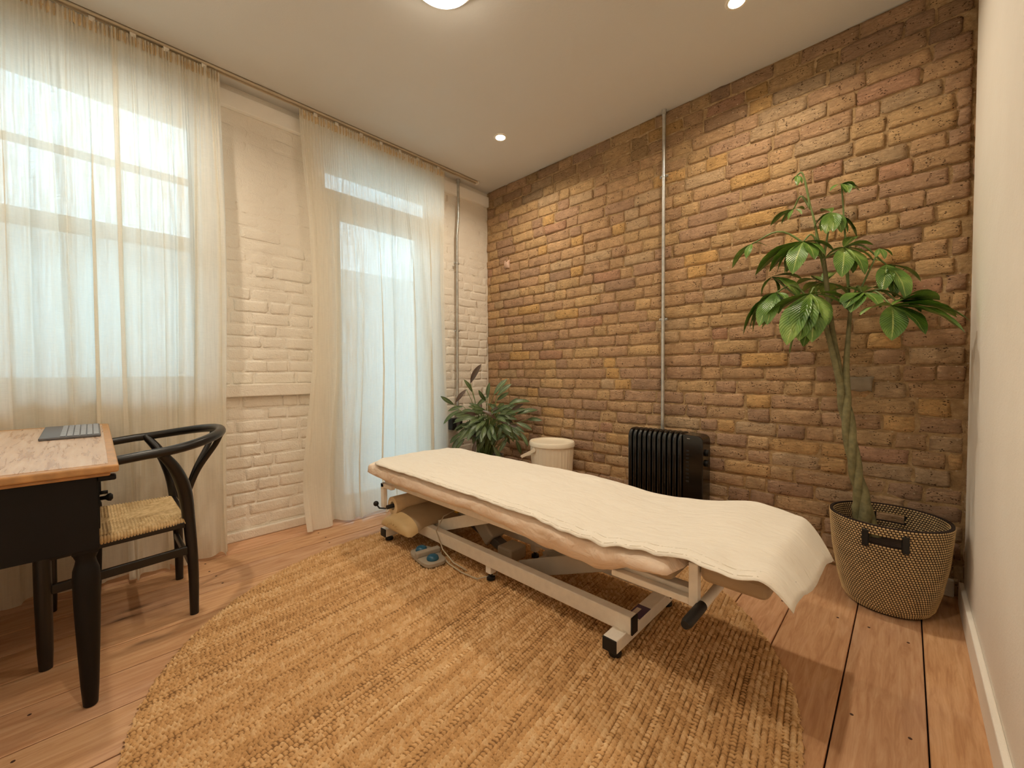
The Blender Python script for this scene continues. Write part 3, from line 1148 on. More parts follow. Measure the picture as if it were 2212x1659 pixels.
hp.build('head_cushion', 'vinyl', couch, bevel=0.022, seg=4)
MB().tube([(2.55, -1.33, 0.425), (2.635, -1.33, 0.432)], 0.005, 8).build('cushion_pin', 'frame_grey', couch, smooth=True)
# rating plate on the right crossbar
st_ = B(2.100, 2.150, -1.23, -1.14, 0.0862, 0.0872).build('rating_plate', 'sticker', couch)
B(2.107, 2.125, -1.222, -1.165, 0.0873, 0.0878).build('plate_panel', 'sticker_white', st_)
# paper roll holder
for y in (-1.425, -0.86):
    br = B(0.640, 0.672, y - 0.012, y + 0.012, 0.208, 0.348).build('roll_bracket', 'frame', couch, bevel=0.002)
    B(0.640, 0.760, y - 0.012, y + 0.012, 0.326, 0.348).build('bracket_arm', 'frame', br, bevel=0.002)
kb = MB().tube([(0.700, -1.44, 0.212), (0.650, -1.452, 0.206), (0.622, -1.455, 0.222)], 0.0045, 8).build('crank', 'black_rubber', couch, smooth=True)
MB().ball((0.618, -1.456, 0.226), 0.0155, 14, 10).build('crank_knob', 'black_rubber', kb, smooth=True)

# couch roll on its holder
pr = thing('paper_roll', 'cream couch paper roll hung on the bracket under the foot end', 'paper roll', (0.715, -1.13, 0.22))
m = MB()
n = 28
ro, ri = 0.052, 0.024
for yy, r_ in ((-1.405, ri), (-1.405, ro), (-0.875, ro), (-0.875, ri)):
    m.v += [(0.715 + r_ * math.cos(2 * PI * k / n), yy, 0.222 + r_ * math.sin(2 * PI * k / n)) for k in range(n)]
for i in range(4):
    j = (i + 1) % 4
    for k in range(n):
        k2 = (k + 1) % n
        m.f.append((i * n + k, j * n + k, j * n + k2, i * n + k2))
m.build('paper', 'paper', pr, smooth=True, angle=40)
MB().tube([(0.715, -1.44, 0.222), (0.715, -0.85, 0.222)], 0.012, 12).build('spindle', 'black_rubber', pr, smooth=True, angle=50)

# bolster on the base
bo = thing('bolster', 'half-round tan vinyl bolster tucked on the base rails at the foot end', 'bolster', (0.79, -1.12, 0.140))
prof = []
for i in range(17):
    a = PI * i / 16
    prof.append((0.80 - 0.145 * math.cos(a), 0.141 + 0.072 * math.sin(a) ** 0.8))
ys = [(-1.455, 0.35), (-1.450, 0.70), (-1.440, 0.90), (-1.42, 1.0), (-1.34, 1.0), (-0.86, 1.0), (-0.845, 0.9), (-0.835, 0.6)]
m = MB()
for y, sc in ys:
    for (px, pz) in prof:
        m.v.append((0.79 + (px - 0.79) * (0.55 + 0.45 * sc), y, 0.141 + (pz - 0.141) * sc + (1 - sc) * 0.02 - (0.030 if y < -1.40 else 0.0)))
np_ = len(prof)
for i in range(len(ys) - 1):
    for k in range(np_):
        k2 = (k + 1) % np_
        m.f.append((i * np_ + k, i * np_ + k2, (i + 1) * np_ + k2, (i + 1) * np_ + k))
m.f.append(tuple(reversed(range(np_))))
m.f.append(tuple((len(ys) - 1) * np_ + k for k in range(np_)))
bcore = m.build('cover', 'vinyl', bo, smooth=True, angle=50)
m = MB()
for y, sc in ((-1.457, 0.3), (-1.453, 0.68), (-1.443, 0.90), (-1.423, 1.005), (-1.385, 1.012)):
    for (px, pz) in prof:
        m.v.append((0.79 + (px - 0.79) * (0.56 + 0.45 * sc), y, 0.1405 + (pz - 0.141) * sc * 1.02 + (1 - sc) * 0.02 - (0.031 if y < -1.40 else 0.018)))
for i in range(4):
    for k in range(np_):
        k2 = (k + 1) % np_
        m.f.append((i * np_ + k, i * np_ + k2, (i + 1) * np_ + k2, (i + 1) * np_ + k))
m.f.append(tuple(reversed(range(np_))))
eb = m.build('end_panel', 'bolster', bo, smooth=True, angle=50)
eb['label'] = 'lighter gathered tan end panel'
m = MB()
for i in range(7):
    a = PI * (0.12 + 0.11 * i)
    p0 = (0.80 - 0.110 * math.cos(a), -1.449, 0.113 + 0.052 * math.sin(a))
    p1 = (0.80 - 0.060 * math.cos(a), -1.459, 0.118 + 0.030 * math.sin(a))
    m.tube([p0, p1], [0.004, 0.002], 6)
m.build('gather', 'bolster', eb, smooth=True)

# fitted sheet round the mattress
def zbot(x):
    ks = [(0.50, 0.395), (0.58, 0.375), (0.75, 0.352), (0.90, 0.346), (1.15, 0.350), (1.45, 0.356), (1.70, 0.334), (1.88, 0.298), (2.07, 0.296), (2.13, 0.306), (2.22, 0.355), (2.30, 0.370), (2.355, 0.395), (2.375, 0.425)]
    if x <= ks[0][0]:
        return ks[0][1]
    for (a, va), (b, vb) in zip(ks, ks[1:]):
        if x <= b:
            q = (x - a) / (b - a)
            q = q * q * (3 - 2 * q)
            return lerp(va, vb, q)
    return ks[-1][1]


def ztop(x, y):
    z = 0.466
    far = (y + 1.47) / 0.62
    z -= 0.022 * math.exp(-((x - 2.08) / 0.22) ** 2)
    z += 0.020 * math.exp(-((x - 2.42) / 0.11) ** 2) * (0.35 + 0.9 * far)
    z += 0.007 * math.exp(-((x - 0.9) / 0.5) ** 2) * (1 - far)
    z += 0.006 * noise.noise((x * 5, y * 6, 1.0)) + 0.003 * noise.noise((x * 14, y * 17, 4.0))
    return z


fs_ = thing('fitted_sheet', 'blush cotton fitted sheet sagging around the couch mattress', 'sheet', (1.43, -1.16, 0.35))
NX, NS = 150, 40
P = np.zeros((NX, NS, 3))
for i in range(NX):
    x = 0.505 + (2.378 - 0.505) * i / (NX - 1)
    e = min(1.0, (x - 0.505) / 0.055 + 0.05)
    endk = math.sqrt(max(0.0, 1 - (1 - e) ** 2))
    e2 = min(1.0, (2.378 - x) / 0.03 + 0.05)
    zb_ = zbot(x)
    hw_n = 0.31 * (0.62 + 0.38 * endk)
    zc = 0.43 if endk < 1 else None
    for s in range(NS):
        a = 2 * PI * s / NS
        ca, sa = math.cos(a), math.sin(a)
        sq = lambda v, p: math.copysign(abs(v) ** p, v)
        yy = -1.155 + sq(ca, 0.35) * 0.318 * (0.70 + 0.30 * endk)
        zt_ = ztop(x, min(max(yy, -1.47), -0.85)) - 0.006
        lo = zb_ + 0.01 * noise.noise((x * 16, yy * 3, 2.0)) if yy < -1.15 else 0.36
        if sa >= 0:
            zz = lerp(0.405, zt_, sq(sa, 0.5))
        else:
            zz = lerp(0.405, lo, abs(sq(sa, 0.75)))
            yy += (0.03 * abs(sa) if yy < -1.155 else -0.03 * abs(sa))
        if endk < 1:
            zz = 0.41 + (zz - 0.41) * (0.15 + 0.85 * endk)
        if e2 < 1:
            zz = 0.42 + (zz - 0.42) * e2
            yy = -1.155 + (yy + 1.155) * (0.85 + 0.15 * e2)
        nz = noise.noise((x * 9, zz * 25, yy * 6))
        nz2 = noise.noise((x * 24 + zz * 30, zz * 14, 5.0))
        yy -= (0.010 * nz + 0.005 * nz2) * abs(ca)
        zz += 0.004 * nz2 * (sa < 0)
        P[i, s] = (x, yy, zz)
m = MB()
m.grid(np.concatenate([P, P[:, :1]], 1)[:, ::-1])
m.f.append(tuple(range(NS)))
m.f.append(tuple(reversed([(NX - 1) * (NS + 1) + k for k in range(NS)])))
m.build('sheet_cloth', 'fitted', fs_, smooth=True)

# top sheet lying on it, drooping off the head end
tp = thing('top_sheet', 'white quilted cover sheet lying flat on the couch, drooping past the head end', 'sheet', (1.55, -1.16, 0.46))
NX, NY = 190, 64
P = np.zeros((NX, NY, 3))


def sheet_pt(u, w):
    # u 0..1 foot to head, w 0..1 near to far
    x = 0.512 + u * 2.152
    yn, yf = -1.482, -0.842
    if x < 0.72:
        q = (0.72 - x) / 0.21
        yn += 0.16 * q ** 2.6
        yf -= 0.05 * q ** 2.6
    if x > 2.2:
        yn += 0.012 * math.sin((x - 2.2) * 16)
    y = lerp(yn, yf, w)
    z = ztop(x, y) + 0.003
    # near and far edges roll over a little
    for dist, ctr in ((w, 0.0), (1 - w, 1.0)):
        if dist < 0.05:
            z -= 0.010 * ((0.05 - dist) / 0.05) ** 2
    if x < 0.56:
        z -= 0.030 * ((0.56 - x) / 0.05) ** 2
    if x > 2.2 and w < 0.25:
        k = (x - 2.2) / 0.4 * (1 - w / 0.25)
        z += 0.010 * k * math.sin(x * 34 + 1.0) + 0.014 * k
    if x > 2.575:
        k = (x - 2.575) / 0.089
        z -= lerp(0.052, 0.115, w) * k ** 1.5
        z += 0.010 * k * math.sin(w * 11)
        x -= 0.012 * k * (1 - w)
    # small pulled creases from the near hem
    cr = max(0.0, 1 - w / 0.30)
    z += 0.0075 * cr * noise.noise((x * 17 + w * 4, w * 3, 9.0)) * (0.25 + 1.5 * min(1.0, max(0.0, (x - 1.5) / 0.5)))
    return x, y, z


for i in range(NX):
    for j in range(NY):
        P[i, j] = sheet_pt(i / (NX - 1), j / (NY - 1))
m = MB()
m.grid(P)
so_ = m.build('sheet_cloth', 'top_sheet', tp, smooth=True)
sm = so_.modifiers.new('thickness', 'SOLIDIFY')
sm.thickness = 0.002
sm.offset = 1.0
m = MB()
for row, wv in enumerate((0.018, 0.062)):
    k = 0.22
    while k < 0.965:
        L = 0.016
        a = Vector(sheet_pt(k, wv)) + Vector((0, 0, 0.0021))
        b = Vector(sheet_pt(k + L, wv)) + Vector((0, 0, 0.0021))
        m.bar(a, b, 0.003, 0.0022)
        k += L + 0.004
hs = m.build('hem_stitch', 'top_sheet', tp)
hs['kind'] = 'stuff'

# foot switch and its cable
fsw = thing('foot_switch', 'grey two-pedal foot switch with blue domes lying on the rug', 'foot switch', (1.03, -1.395, 0.012))
RR = Matrix.Rotation(math.radians(-8), 3, 'Z')
def fs_p(px, py, pz):
    v = RR @ Vector((px, py, 0))
    return (1.045 + v.x, -1.392 + v.y, 0.018 + pz)
outl = []
for i in range(24):
    a = 2 * PI * i / 24
    sx, sy = math.copysign(abs(math.cos(a)) ** 0.5, math.cos(a)), math.copysign(abs(math.sin(a)) ** 0.5, math.sin(a))
    outl.append((sx * 0.115, sy * 0.062))
m = MB()
for pz in (0.0, 0.016, 0.020):
    k = 0.93 if pz > 0.017 else 1
    m.v += [fs_p(a * k, b * k, pz) for a, b in outl]
for i in range(2):
    for k in range(24):
        k2 = (k + 1) % 24
        m.f.append((i * 24 + k, i * 24 + k2, (i + 1) * 24 + k2, (i + 1) * 24 + k))
m.f.append(tuple(48 + k for k in range(24)))
m.build('base', 'motor', fsw, smooth=True, angle=40)
m = MB()
a, b = Vector(fs_p(0.0, -0.066, 0.032)), Vector(fs_p(0.0, 0.070, 0.032))
m.bar(a, b, 0.034, 0.028)
m.build('bridge', 'motor', fsw, bevel=0.007, seg=3)
for s_ in (-1, 1):
    m = MB()
    m.lathe([(0.031, 0.0), (0.031, 0.008), (0.027, 0.018), (0.016, 0.025), (0.002, 0.027)], fs_p(s_ * 0.066, -0.004, 0.018), 20)
    m.build('pedal_dome', 'blue', fsw, smooth=True)
m = MB()
m.tube([fs_p(0.02, 0.066, 0.02), (1.10, -1.345, 0.03), (1.19, -1.36, 0.022), (1.30, -1.37, 0.02), (1.40, -1.36, 0.02), (1.45, -1.28, 0.03), (1.40, -1.22, 0.03)], 0.0035, 8)
m.build('cable', 'cable', fsw, smooth=True)
MB().tube([(1.04, -1.19, 0.225), (1.02, -1.27, 0.20), (1.03, -1.325, 0.14), (1.10, -1.335, 0.06), (1.20, -1.34, 0.024), (1.30, -1.34, 0.02)], 0.0035, 8).build('motor_cable', 'cable', couch, smooth=True)

# ---------------------------------------------------------------- oil heater
he = thing('oil_heater', 'black finned oil-filled heater standing against the brick wall', 'heater', (1.78, -0.15, 0))
HX0, HX1, HY = 1.560, 1.905, -0.155
nf = 11
def fin_profile(n=28):
    out = []
    w, z0, z1, r = 0.072, 0.075, 0.632, 0.052
    for cxs, czs, a0 in ((w - r, z1 - r, 0), (-(w - r), z1 - r, 90), (-(w - r), z0 + r, 180), (w - r, z0 + r, 270)):
        for q in range(7):
            a = math.radians(a0 + q * 15)
            out.append((cxs + r * math.cos(a), czs + r * math.sin(a)))
    return out
fp = fin_profile()
for i in range(nf):
    xc = HX0 + (HX1 - HX0) * (i + 0.5) / nf
    m = MB()
    for dx, sc in ((-0.0125, 0.90), (-0.009, 0.97), (0.0, 1.0), (0.009, 0.97), (0.0125, 0.90)):
        m.v += [(xc + dx, HY + p[0] * sc, 0.353 + (p[1] - 0.353) * (1 - (1 - sc) * 0.22)) for p in fp]
    npf = len(fp)
    for a in range(4):
        for k in range(npf):
            k2 = (k + 1) % npf
            m.f.append((a * npf + k, a * npf + k2, (a + 1) * npf + k2, (a + 1) * npf + k))
    m.f.append(tuple(reversed(range(npf))))
    m.f.append(tuple(4 * npf + k for k in range(npf)))
    m.build('fin', 'black_gloss', he, smooth=True, angle=60)
MB().tube([(HX0 - 0.002, HY, 0.56), (HX1, HY, 0.56)], 0.028, 14).build('oil_tube', 'black_gloss', he, smooth=True)
MB().tube([(HX0 - 0.002, HY, 0.15), (HX1, HY, 0.15)], 0.028, 14).build('oil_tube', 'black_gloss', he, smooth=True)
m = MB()
outl = []
for cxs, czs, a0 in ((1.985, 0.588, 0), (1.91, 0.618, 90), (1.91, 0.09, 180), (1.985, 0.12, 270)):
    r = 0.032 if cxs > 1.95 else 0.006
    for q in range(5):
        a = math.radians(a0 + q * 22.5)
        outl.append((cxs + r * math.cos(a), czs + r * math.sin(a)))
for y in (HY - 0.062, HY + 0.062):
    m.v += [(p[0], y, p[1]) for p in outl]
no = len(outl)
for k in range(no):
    k2 = (k + 1) % no
    m.f.append((k, k2, no + k2, no + k))
m.f.append(tuple(reversed(range(no))))
m.f.append(tuple(range(no, 2 * no)))
cbx = m.build('control_box', 'black_gloss', he, bevel=0.008, seg=3)
m = MB()
for k in range(9):
    z = 0.35 + k * 0.022
    m.box(1.925, 1.942, HY - 0.0645, HY - 0.0615, z, z + 0.010)
m.build('vent_slots', 'black_rubber', cbx)
for z in (0.52, 0.46):
    MB().tube([(2.015, HY, z), (2.030, HY, z)], 0.019, 18).build('dial', 'black_rubber', cbx, smooth=True, angle=50)
MB().box(1.93, 1.945, HY - 0.064, HY - 0.0615, 0.60, 0.603).build('trim_line', 'steel', cbx)
for xx in (1.62, 1.90):
    fo = B(xx - 0.02, xx + 0.02, HY - 0.11, HY + 0.11, 0.040, 0.075).build('foot_bar', 'black_rubber', he, bevel=0.006)
    for y in (HY - 0.095, HY + 0.095):
        MB().tube([(xx - 0.012, y, 0.02), (xx + 0.012, y, 0.02)], 0.02, 14).build('castor', 'black_rubber', fo, smooth=True, angle=50)

# ---------------------------------------------------------------- bin
bn = thing('lidded_bin', 'ivory ribbed lidded bin with a swing handle by the brick wall', 'bin', (0.925, -0.215, 0))
bx, by = 0.925, -0.20
m = MB()
N = 108
for z, k in ((0.0, 0.84), (0.01, 0.86), (0.445, 1.0)):
    for i in range(N):
        a = 2 * PI * i / N
        r = 1.0 + (0.016 if i % 3 == 0 else 0.0)
        m.v.append((bx + 0.166 * k * r * math.cos(a), by + 0.150 * k * r * math.sin(a), z))
for i in range(2):
    for k in range(N):
        k2 = (k + 1) % N
        m.f.append((i * N + k, i * N + k2, (i + 1) * N + k2, (i + 1) * N + k))
m.f.append(tuple(reversed(range(N))))
m.build('body', 'bin', bn, smooth=True, angle=25)
MB().lathe([(0.172, 0.438), (0.176, 0.442), (0.176, 0.466), (0.170, 0.474), (0.152, 0.474), (0.144, 0.462), (0.02, 0.462)], (bx, by, 0), 48, 1.0, 0.91).build('lid', 'bin', bn, smooth=True, angle=40)
m = MB()
hx0 = bx - 0.045
m.bar((hx0 + 0.005, by - 0.150, 0.418), (hx0 - 0.098, by - 0.185, 0.360), 0.006, 0.022)
m.bar((hx0 + 0.005, by + 0.150, 0.418), (hx0 - 0.098, by + 0.185, 0.360), 0.006, 0.022)
m.bar((hx0 - 0.095, by - 0.186, 0.361), (hx0 - 0.095, by + 0.186, 0.361), 0.022, 0.006)
m.build('handle', 'bin', bn, bevel=0.002)
MB().tube([(bx - 0.045, by - 0.140, 0.418), (bx - 0.045, by - 0.156, 0.418)], 0.016, 16).build('handle_pivot', 'bin', bn, smooth=True, angle=50)

# ---------------------------------------------------------------- desk
dk = thing('writing_desk', 'black painted desk with a worn oak top at the left edge', 'desk', (0.70, -2.85, 0))
DX0, DX1, DYF, DYB_ = 0.175, 1.170, -2.545, -3.16
def zt(x):
    return lerp(0.763, 0.724, (x - DX0) / (DX1 - DX0))
def slab(x0, x1, y0, y1, a, b):
    """slab following the slope of the top; a, b are offsets below the top surface"""
    m = MB()
    m.add([(x0, y0, zt(x0) - b), (x1, y0, zt(x1) - b), (x1, y1, zt(x1) - b), (x0, y1, zt(x0) - b),
           (x0, y0, zt(x0) - a), (x1, y0, zt(x1) - a), (x1, y1, zt(x1) - a), (x0, y1, zt(x0) - a)],
          [(3, 2, 1, 0), (4, 5, 6, 7), (0, 1, 5, 4), (1, 2, 6, 5), (2, 3, 7, 6), (3, 0, 4, 7)])
    return m
slab(DX0, DX1, DYB_, DYF, 0.0015, 0.024).build('top_edge', 'desk_edge', dk, bevel=0.006, seg=3)
slab(DX0 + 0.045, DX1 - 0.026, DYB_ + 0.02, DYF - 0.022, 0.0, 0.012).build('desk_top', 'desk_top', dk, bevel=0.0008, seg=1)
slab(DX0 + 0.02, DX1 - 0.018, DYB_ + 0.02, DYF - 0.018, 0.024, 0.036).build('top_moulding', 'desk_edge', dk, bevel=0.004)
m = MB().box(DX1 - 0.062, DX1 - 0.040, DYB_ + 0.03, DYF - 0.045, 0.475, 0.692)
m.build('side_panel', 'black_paint', dk, bevel=0.002)
m = MB().box(DX0 + 0.03, DX0 + 0.05, DYB_ + 0.03, DYF - 0.045, 0.475, 0.722)
m.build('side_panel', 'black_paint', dk, bevel=0.002)
dw = B(DX0 + 0.05, DX1 - 0.085, DYF - 0.060, DYF - 0.042, 0.52, 0.688).build('drawer', 'black_paint', dk, bevel=0.002)
MB().tube([(DX1 - 0.20, DYF - 0.045, 0.605), (DX1 - 0.20, DYF - 0.022, 0.605)], 0.006, 10).build('knob', 'black_paint', dw, smooth=True)
def knob(x, z, s=1.0):
    m = MB()
    y = DYF - 0.042
    m.tube([(x, y, z), (x, y + 0.012, z), (x, y + 0.018, z), (x, y + 0.024, z), (x, y + 0.029, z)], [0.006, 0.006, 0.011 * s, 0.0125 * s, 0.006], 16)
    m.build('knob', 'black_paint', dw, smooth=True)
knob(DX1 - 0.075, 0.614)
knob(DX0 + 0.20, 0.605)
B(DX1 - 0.05, DX1 - 0.022, DYF - 0.045, DYF - 0.006, 0.674, 0.690).build('slide_pull', 'black_paint', dk, bevel=0.004)
def desk_leg(x, y, hidden=False):
    m = MB()
    m.box(x - 0.028, x + 0.028, y - 0.028, y + 0.028, 0.462, 0.692)
    l = m.build('leg', 'black_paint', dk, bevel=0.003)
    MB().lathe([(0.0135, 0.0), (0.0165, 0.004), (0.020, 0.06), (0.0245, 0.18), (0.0285, 0.30), (0.0300, 0.385), (0.0285, 0.412), (0.0235, 0.430), (0.0215, 0.442), (0.0265, 0.455), (0.0275, 0.463)], (x, y, 0.0), 24).build('turned_foot', 'black_paint', l, smooth=True, angle=60)
for (x, y) in ((DX1 - 0.075, DYF - 0.075), (DX1 - 0.075, DYB_ + 0.07), (DX0 + 0.07, DYF - 0.06), (DX0 + 0.07, DYB_ + 0.07)):
    desk_leg(x, y)

# keyboard on the desk
kbd = thing('keyboard', 'slim slate grey keyboard lying on the worn desk top', 'keyboard', (0.41, -2.65, 0.75))
m = slab(0.255, 0.590, -2.735, -2.575, -0.010, -0.0005)
m.build('keyboard_body', 'keyb', kbd, bevel=0.003)
for r in range(6):
    y1 = -2.580 - r * 0.0175
    m = MB()
    for c in range(12):
        xa = 0.266 + c * 0.0265
        s_ = slab(xa, xa + 0.0235, y1 - 0.0150, y1, -0.0125, -0.010)
        m.add(s_.v, s_.f)
    m.build('key_row', 'keyrow', kbd, bevel=0.0008, seg=1)

# ---------------------------------------------------------------- chair
ch = thing('dining_chair', 'black wooden chair with curved top rail and woven cord seat, pushed under the desk', 'chair', (0.53, -2.52, 0))
XA, XB = 0.735, 0.325          # near and far rear legs
CXc = 0.53
def bez(pts, n=16):
    """Catmull-Rom through the points"""
    pts = [Vector(p) for p in pts]
    out = []
    P_ = [pts[0] * 2 - pts[1]] + pts + [pts[-1] * 2 - pts[-2]]
    for i in range(1, len(P_) - 2):
        p0, p1, p2, p3 = P_[i - 1:i + 3]
        for k in range(n):
            t = k / n
            out.append(0.5 * ((2 * p1) + (p2 - p0) * t + (2 * p0 - 5 * p1 + 4 * p2 - p3) * t * t + (3 * p1 - p0 - 3 * p2 + p3) * t ** 3))
    out.append(pts[-1])
    return out
rail = []
for i in range(33):
    a = PI * i / 32
    rail.append((CXc + 0.292 * math.cos(a), -2.46 + 0.275 * math.sin(a) ** 0.95, 0.690 + 0.042 * math.sin(a) ** 1.4))
rail = [(CXc + 0.285, -2.68, 0.668), (CXc + 0.292, -2.58, 0.676)] + rail + [(CXc - 0.292, -2.58, 0.676), (CXc - 0.285, -2.68, 0.668)]
nr = len(rail)
MB().tube(rail, [0.0165 + 0.003 * math.sin(PI * i / (nr - 1)) for i in range(nr)], 14).build('top_rail', 'black_wood', ch, smooth=True, angle=60)
for s_, xl in ((1, XA), (-1, XB)):
    pts = bez([(xl, -2.322, 0.0), (xl + s_ * 0.000, -2.322, 0.20), (xl - s_ * 0.005, -2.332, 0.40), (xl + s_ * 0.008, -2.345, 0.52), (xl + s_ * 0.050, -2.378, 0.62), (xl + s_ * 0.082, -2.425, 0.697)], 8)
    n = len(pts)
    rr = [lerp(0.0150, 0.0235, min(1, i / 22)) if i < 26 else lerp(0.0235, 0.0145, (i - 26) / (n - 26)) for i in range(n)]
    MB().tube(pts, rr, 14).build('leg', 'black_wood', ch, smooth=True, angle=60)
for xf, yf in ((0.772, -2.725), (0.285, -2.735)):
    MB().tube([(xf, yf, 0.0), (xf, yf, 0.06), (xf, yf, 0.25), (xf, yf, 0.395), (xf, yf, 0.43)], [0.0165, 0.019, 0.0215, 0.021, 0.017], 16).build('leg', 'black_wood', ch, smooth=True, angle=60)
# stretchers and seat rails
def stret(a, b, w, h, name='stretcher'):
    MB().bar(a, b, w, h).build(name, 'black_wood', ch, bevel=0.005, seg=3)
stret((XA, -2.335, 0.270), (0.770, -2.715, 0.262), 0.016, 0.034)
stret((XB, -2.335, 0.270), (0.287, -2.725, 0.262), 0.016, 0.034)
stret((0.765, -2.727, 0.300), (0.290, -2.735, 0.300), 0.016, 0.030)
stret((XA, -2.330, 0.215), (XB, -2.330, 0.215), 0.016, 0.030)
stret((XA + 0.002, -2.345, 0.378), (0.768, -2.72, 0.372), 0.02, 0.024, 'seat_rail')
stret((XB, -2.345, 0.378), (0.290, -2.73, 0.372), 0.02, 0.024, 'seat_rail')
stret((XA - 0.02, -2.338, 0.395), (XB + 0.02, -2.338, 0.395), 0.022, 0.026, 'seat_rail')
stret((0.765, -2.735, 0.385), (0.29, -2.74, 0.385), 0.022, 0.026, 'seat_rail')
# Y splat: one stem that forks
for s_ in (-1, 1):
    pts = bez([(CXc + s_ * 0.006, -2.325, 0.395), (CXc + s_ * 0.010, -2.308, 0.46), (CXc + s_ * 0.024, -2.272, 0.56), (CXc + s_ * 0.060, -2.215, 0.665), (CXc + s_ * 0.082, -2.196, 0.715)], 6)
    MB().tube(pts, [0.0115] * len(pts), 10, flat=0.7).build('splat', 'black_wood', ch, smooth=True, angle=60)
# woven cord seat
def seat_z(u, v):
    return 0.414 - 0.010 * math.sin(PI * u) * math.sin(PI * v)
corn = [(XA - 0.004, -2.335), (0.772, -2.738), (0.285, -2.746), (XB + 0.004, -2.335)]
seat_m = MB()
NU = 84
P = np.zeros((NU * 2 + 1, NU * 2 + 1, 3))
for i in range(NU * 2 + 1):
    for j in range(NU * 2 + 1):
        u, v = i / (NU * 2), j / (NU * 2)
        a = Vector(corn[0]).lerp(Vector(corn[1]), u)
        b = Vector(corn[3]).lerp(Vector(corn[2]), u)
        p = a.lerp(b, v)
        # four triangular fields of cord meeting along the diagonals
        du, dv = min(u, 1 - u), min(v, 1 - v)
        ridge = 0.0026 * math.cos(PI / 2 * (i if dv < du else j)) if abs(du - dv) > 0.012 else -0.003
        e = min(du, dv)
        roll = 0.024 * max(0.0, 1 - e / 0.05) ** 2
        P[i, j] = (p.x, p.y, seat_z(u, v) + ridge - roll)
seat_m.grid(P)
seat = seat_m.build('seat', 'cord', ch, smooth=True)
m = MB()
for k in range(4):
    a, b = Vector((*corn[k], 0)), Vector((*corn[(k + 1) % 4], 0))
    n = 46
    out = (b - a).normalized().cross(Vector((0, 0, 1)))
    cen = Vector((0.53, -2.54, 0))
    if (a - cen).dot(out) < 0:
        out = -out
    for q in range(n):
        c = a.lerp(b, (q + 0.5) / n)
        m.tube([c + Vector((0, 0, 0.402)) - out * 0.012, c + Vector((0, 0, 0.400)) + out * 0.006, c + Vector((0, 0, 0.385)) + out * 0.010, c + Vector((0, 0, 0.370)) + out * 0.002], 0.0052, 6)
ec = m.build('edge_cord', 'cord', ch, smooth=True)
ec['kind'] = 'stuff'

# ---------------------------------------------------------------- basket
bk = thing('woven_basket', 'black and straw woven basket holding the money tree', 'basket', (2.79, -0.262, 0))
bc = Vector((2.785, -0.262, 0))
def bas_r(z):
    ks = [(0.0, 0.128), (0.03, 0.146), (0.10, 0.163), (0.22, 0.182), (0.40, 0.196)]
    for (a, va), (b, vb) in zip(ks, ks[1:]):
        if z <= b:
            return lerp(va, vb, (z - a) / (b - a))
    return ks[-1][1]
BH = 0.375
HA = (math.radians(-91), math.radians(89))      # angles of the two handle slots
def in_slot(a, z):
    if not (0.298 < z < 0.335):
        return False
    for h in HA:
        d = (a - h + PI) % (2 * PI) - PI
        if abs(d) < 0.29:
            return True
    return False
m = MB()
NA, NZ = 96, 30
for lay, dr in ((0, 0.0), (1, -0.010)):
    o = len(m.v)
    for j in range(NZ + 1):
        z = BH * j / NZ
        for i in range(NA):
            a = 2 * PI * i / NA
            r = bas_r(z) + dr
            m.v.append((bc.x + r * math.cos(a), bc.y + r * math.sin(a), max(z, 0.002)))
    for j in range(NZ):
        for i in range(NA):
            if in_slot(2 * PI * (i + 0.5) / NA - (2 * PI if i > NA / 2 else 0), BH * (j + 0.5) / NZ):
                continue
            i2 = (i + 1) % NA
            f = (o + j * NA + i, o + j * NA + i2, o + (j + 1) * NA + i2, o + (j + 1) * NA + i)
            m.f.append(f if lay == 0 else f[::-1])
o2 = (NZ + 1) * NA
for i in range(NA):
    i2 = (i + 1) % NA
    m.f.append((NZ * NA + i, NZ * NA + i2, o2 + NZ * NA + i2, o2 + NZ * NA + i))
m.f.append(tuple(reversed(range(NA))))
m.build('basket_body', 'basket_dark', bk, smooth=True, angle=50)
for inner in (False, True):
    m = MB()
    rows = 40
    N = 104
    for j in range(1, rows):
        z = BH * (j + 0.2) / rows
        if inner and z < 0.16:
            continue
        r = bas_r(z) + (-0.0112 if inner else 0.0012)
        hh = BH / rows * 0.385
        for i in range(N):
            a = 2 * PI * (i - j * 0.40) / N
            an = (a + PI) % (2 * PI) - PI
            if in_slot(an, z):
                continue
            wa = 2 * PI / N * 0.42
            pts = []
            for (da, dz, dr) in ((-wa, 0.1 * hh, 0), (-wa * 0.55, -hh, 0), (wa * 0.7, -hh * 0.9, 0), (wa, -0.1 * hh, 0), (wa * 0.55, hh, 0), (-wa * 0.7, hh * 0.9, 0), (0, 0, -0.003 if inner else 0.003)):
                rr = r + dr
                pts.append((bc.x + rr * math.cos(a + da), bc.y + rr * math.sin(a + da), z + dz))
            fcs = [(k_, (k_ + 1) % 6, 6) for k_ in range(6)]
            m.add(pts, [f[::-1] for f in fcs] if inner else fcs)
    w = m.build('straw_weave', 'basket_light', bk, smooth=False)
    w['kind'] = 'stuff'
for h in HA:
    for s_ in (-0.31, 0.31):
        hb = MB()
        c = bc + Vector(((bas_r(0.317) + 0.001) * math.cos(h + s_), (bas_r(0.317) + 0.001) * math.sin(h + s_), 0.317))
        rad = Vector((math.cos(h + s_), math.sin(h + s_), 0))
        tan = Vector((-math.sin(h + s_), math.cos(h + s_), 0))
        hb.bar(c - Vector((0, 0, 0.034)), c + Vector((0, 0, 0.034)), 0.022, 0.016, rad)
        hb.build('handle_tab', 'black_rubber', bk, bevel=0.004)
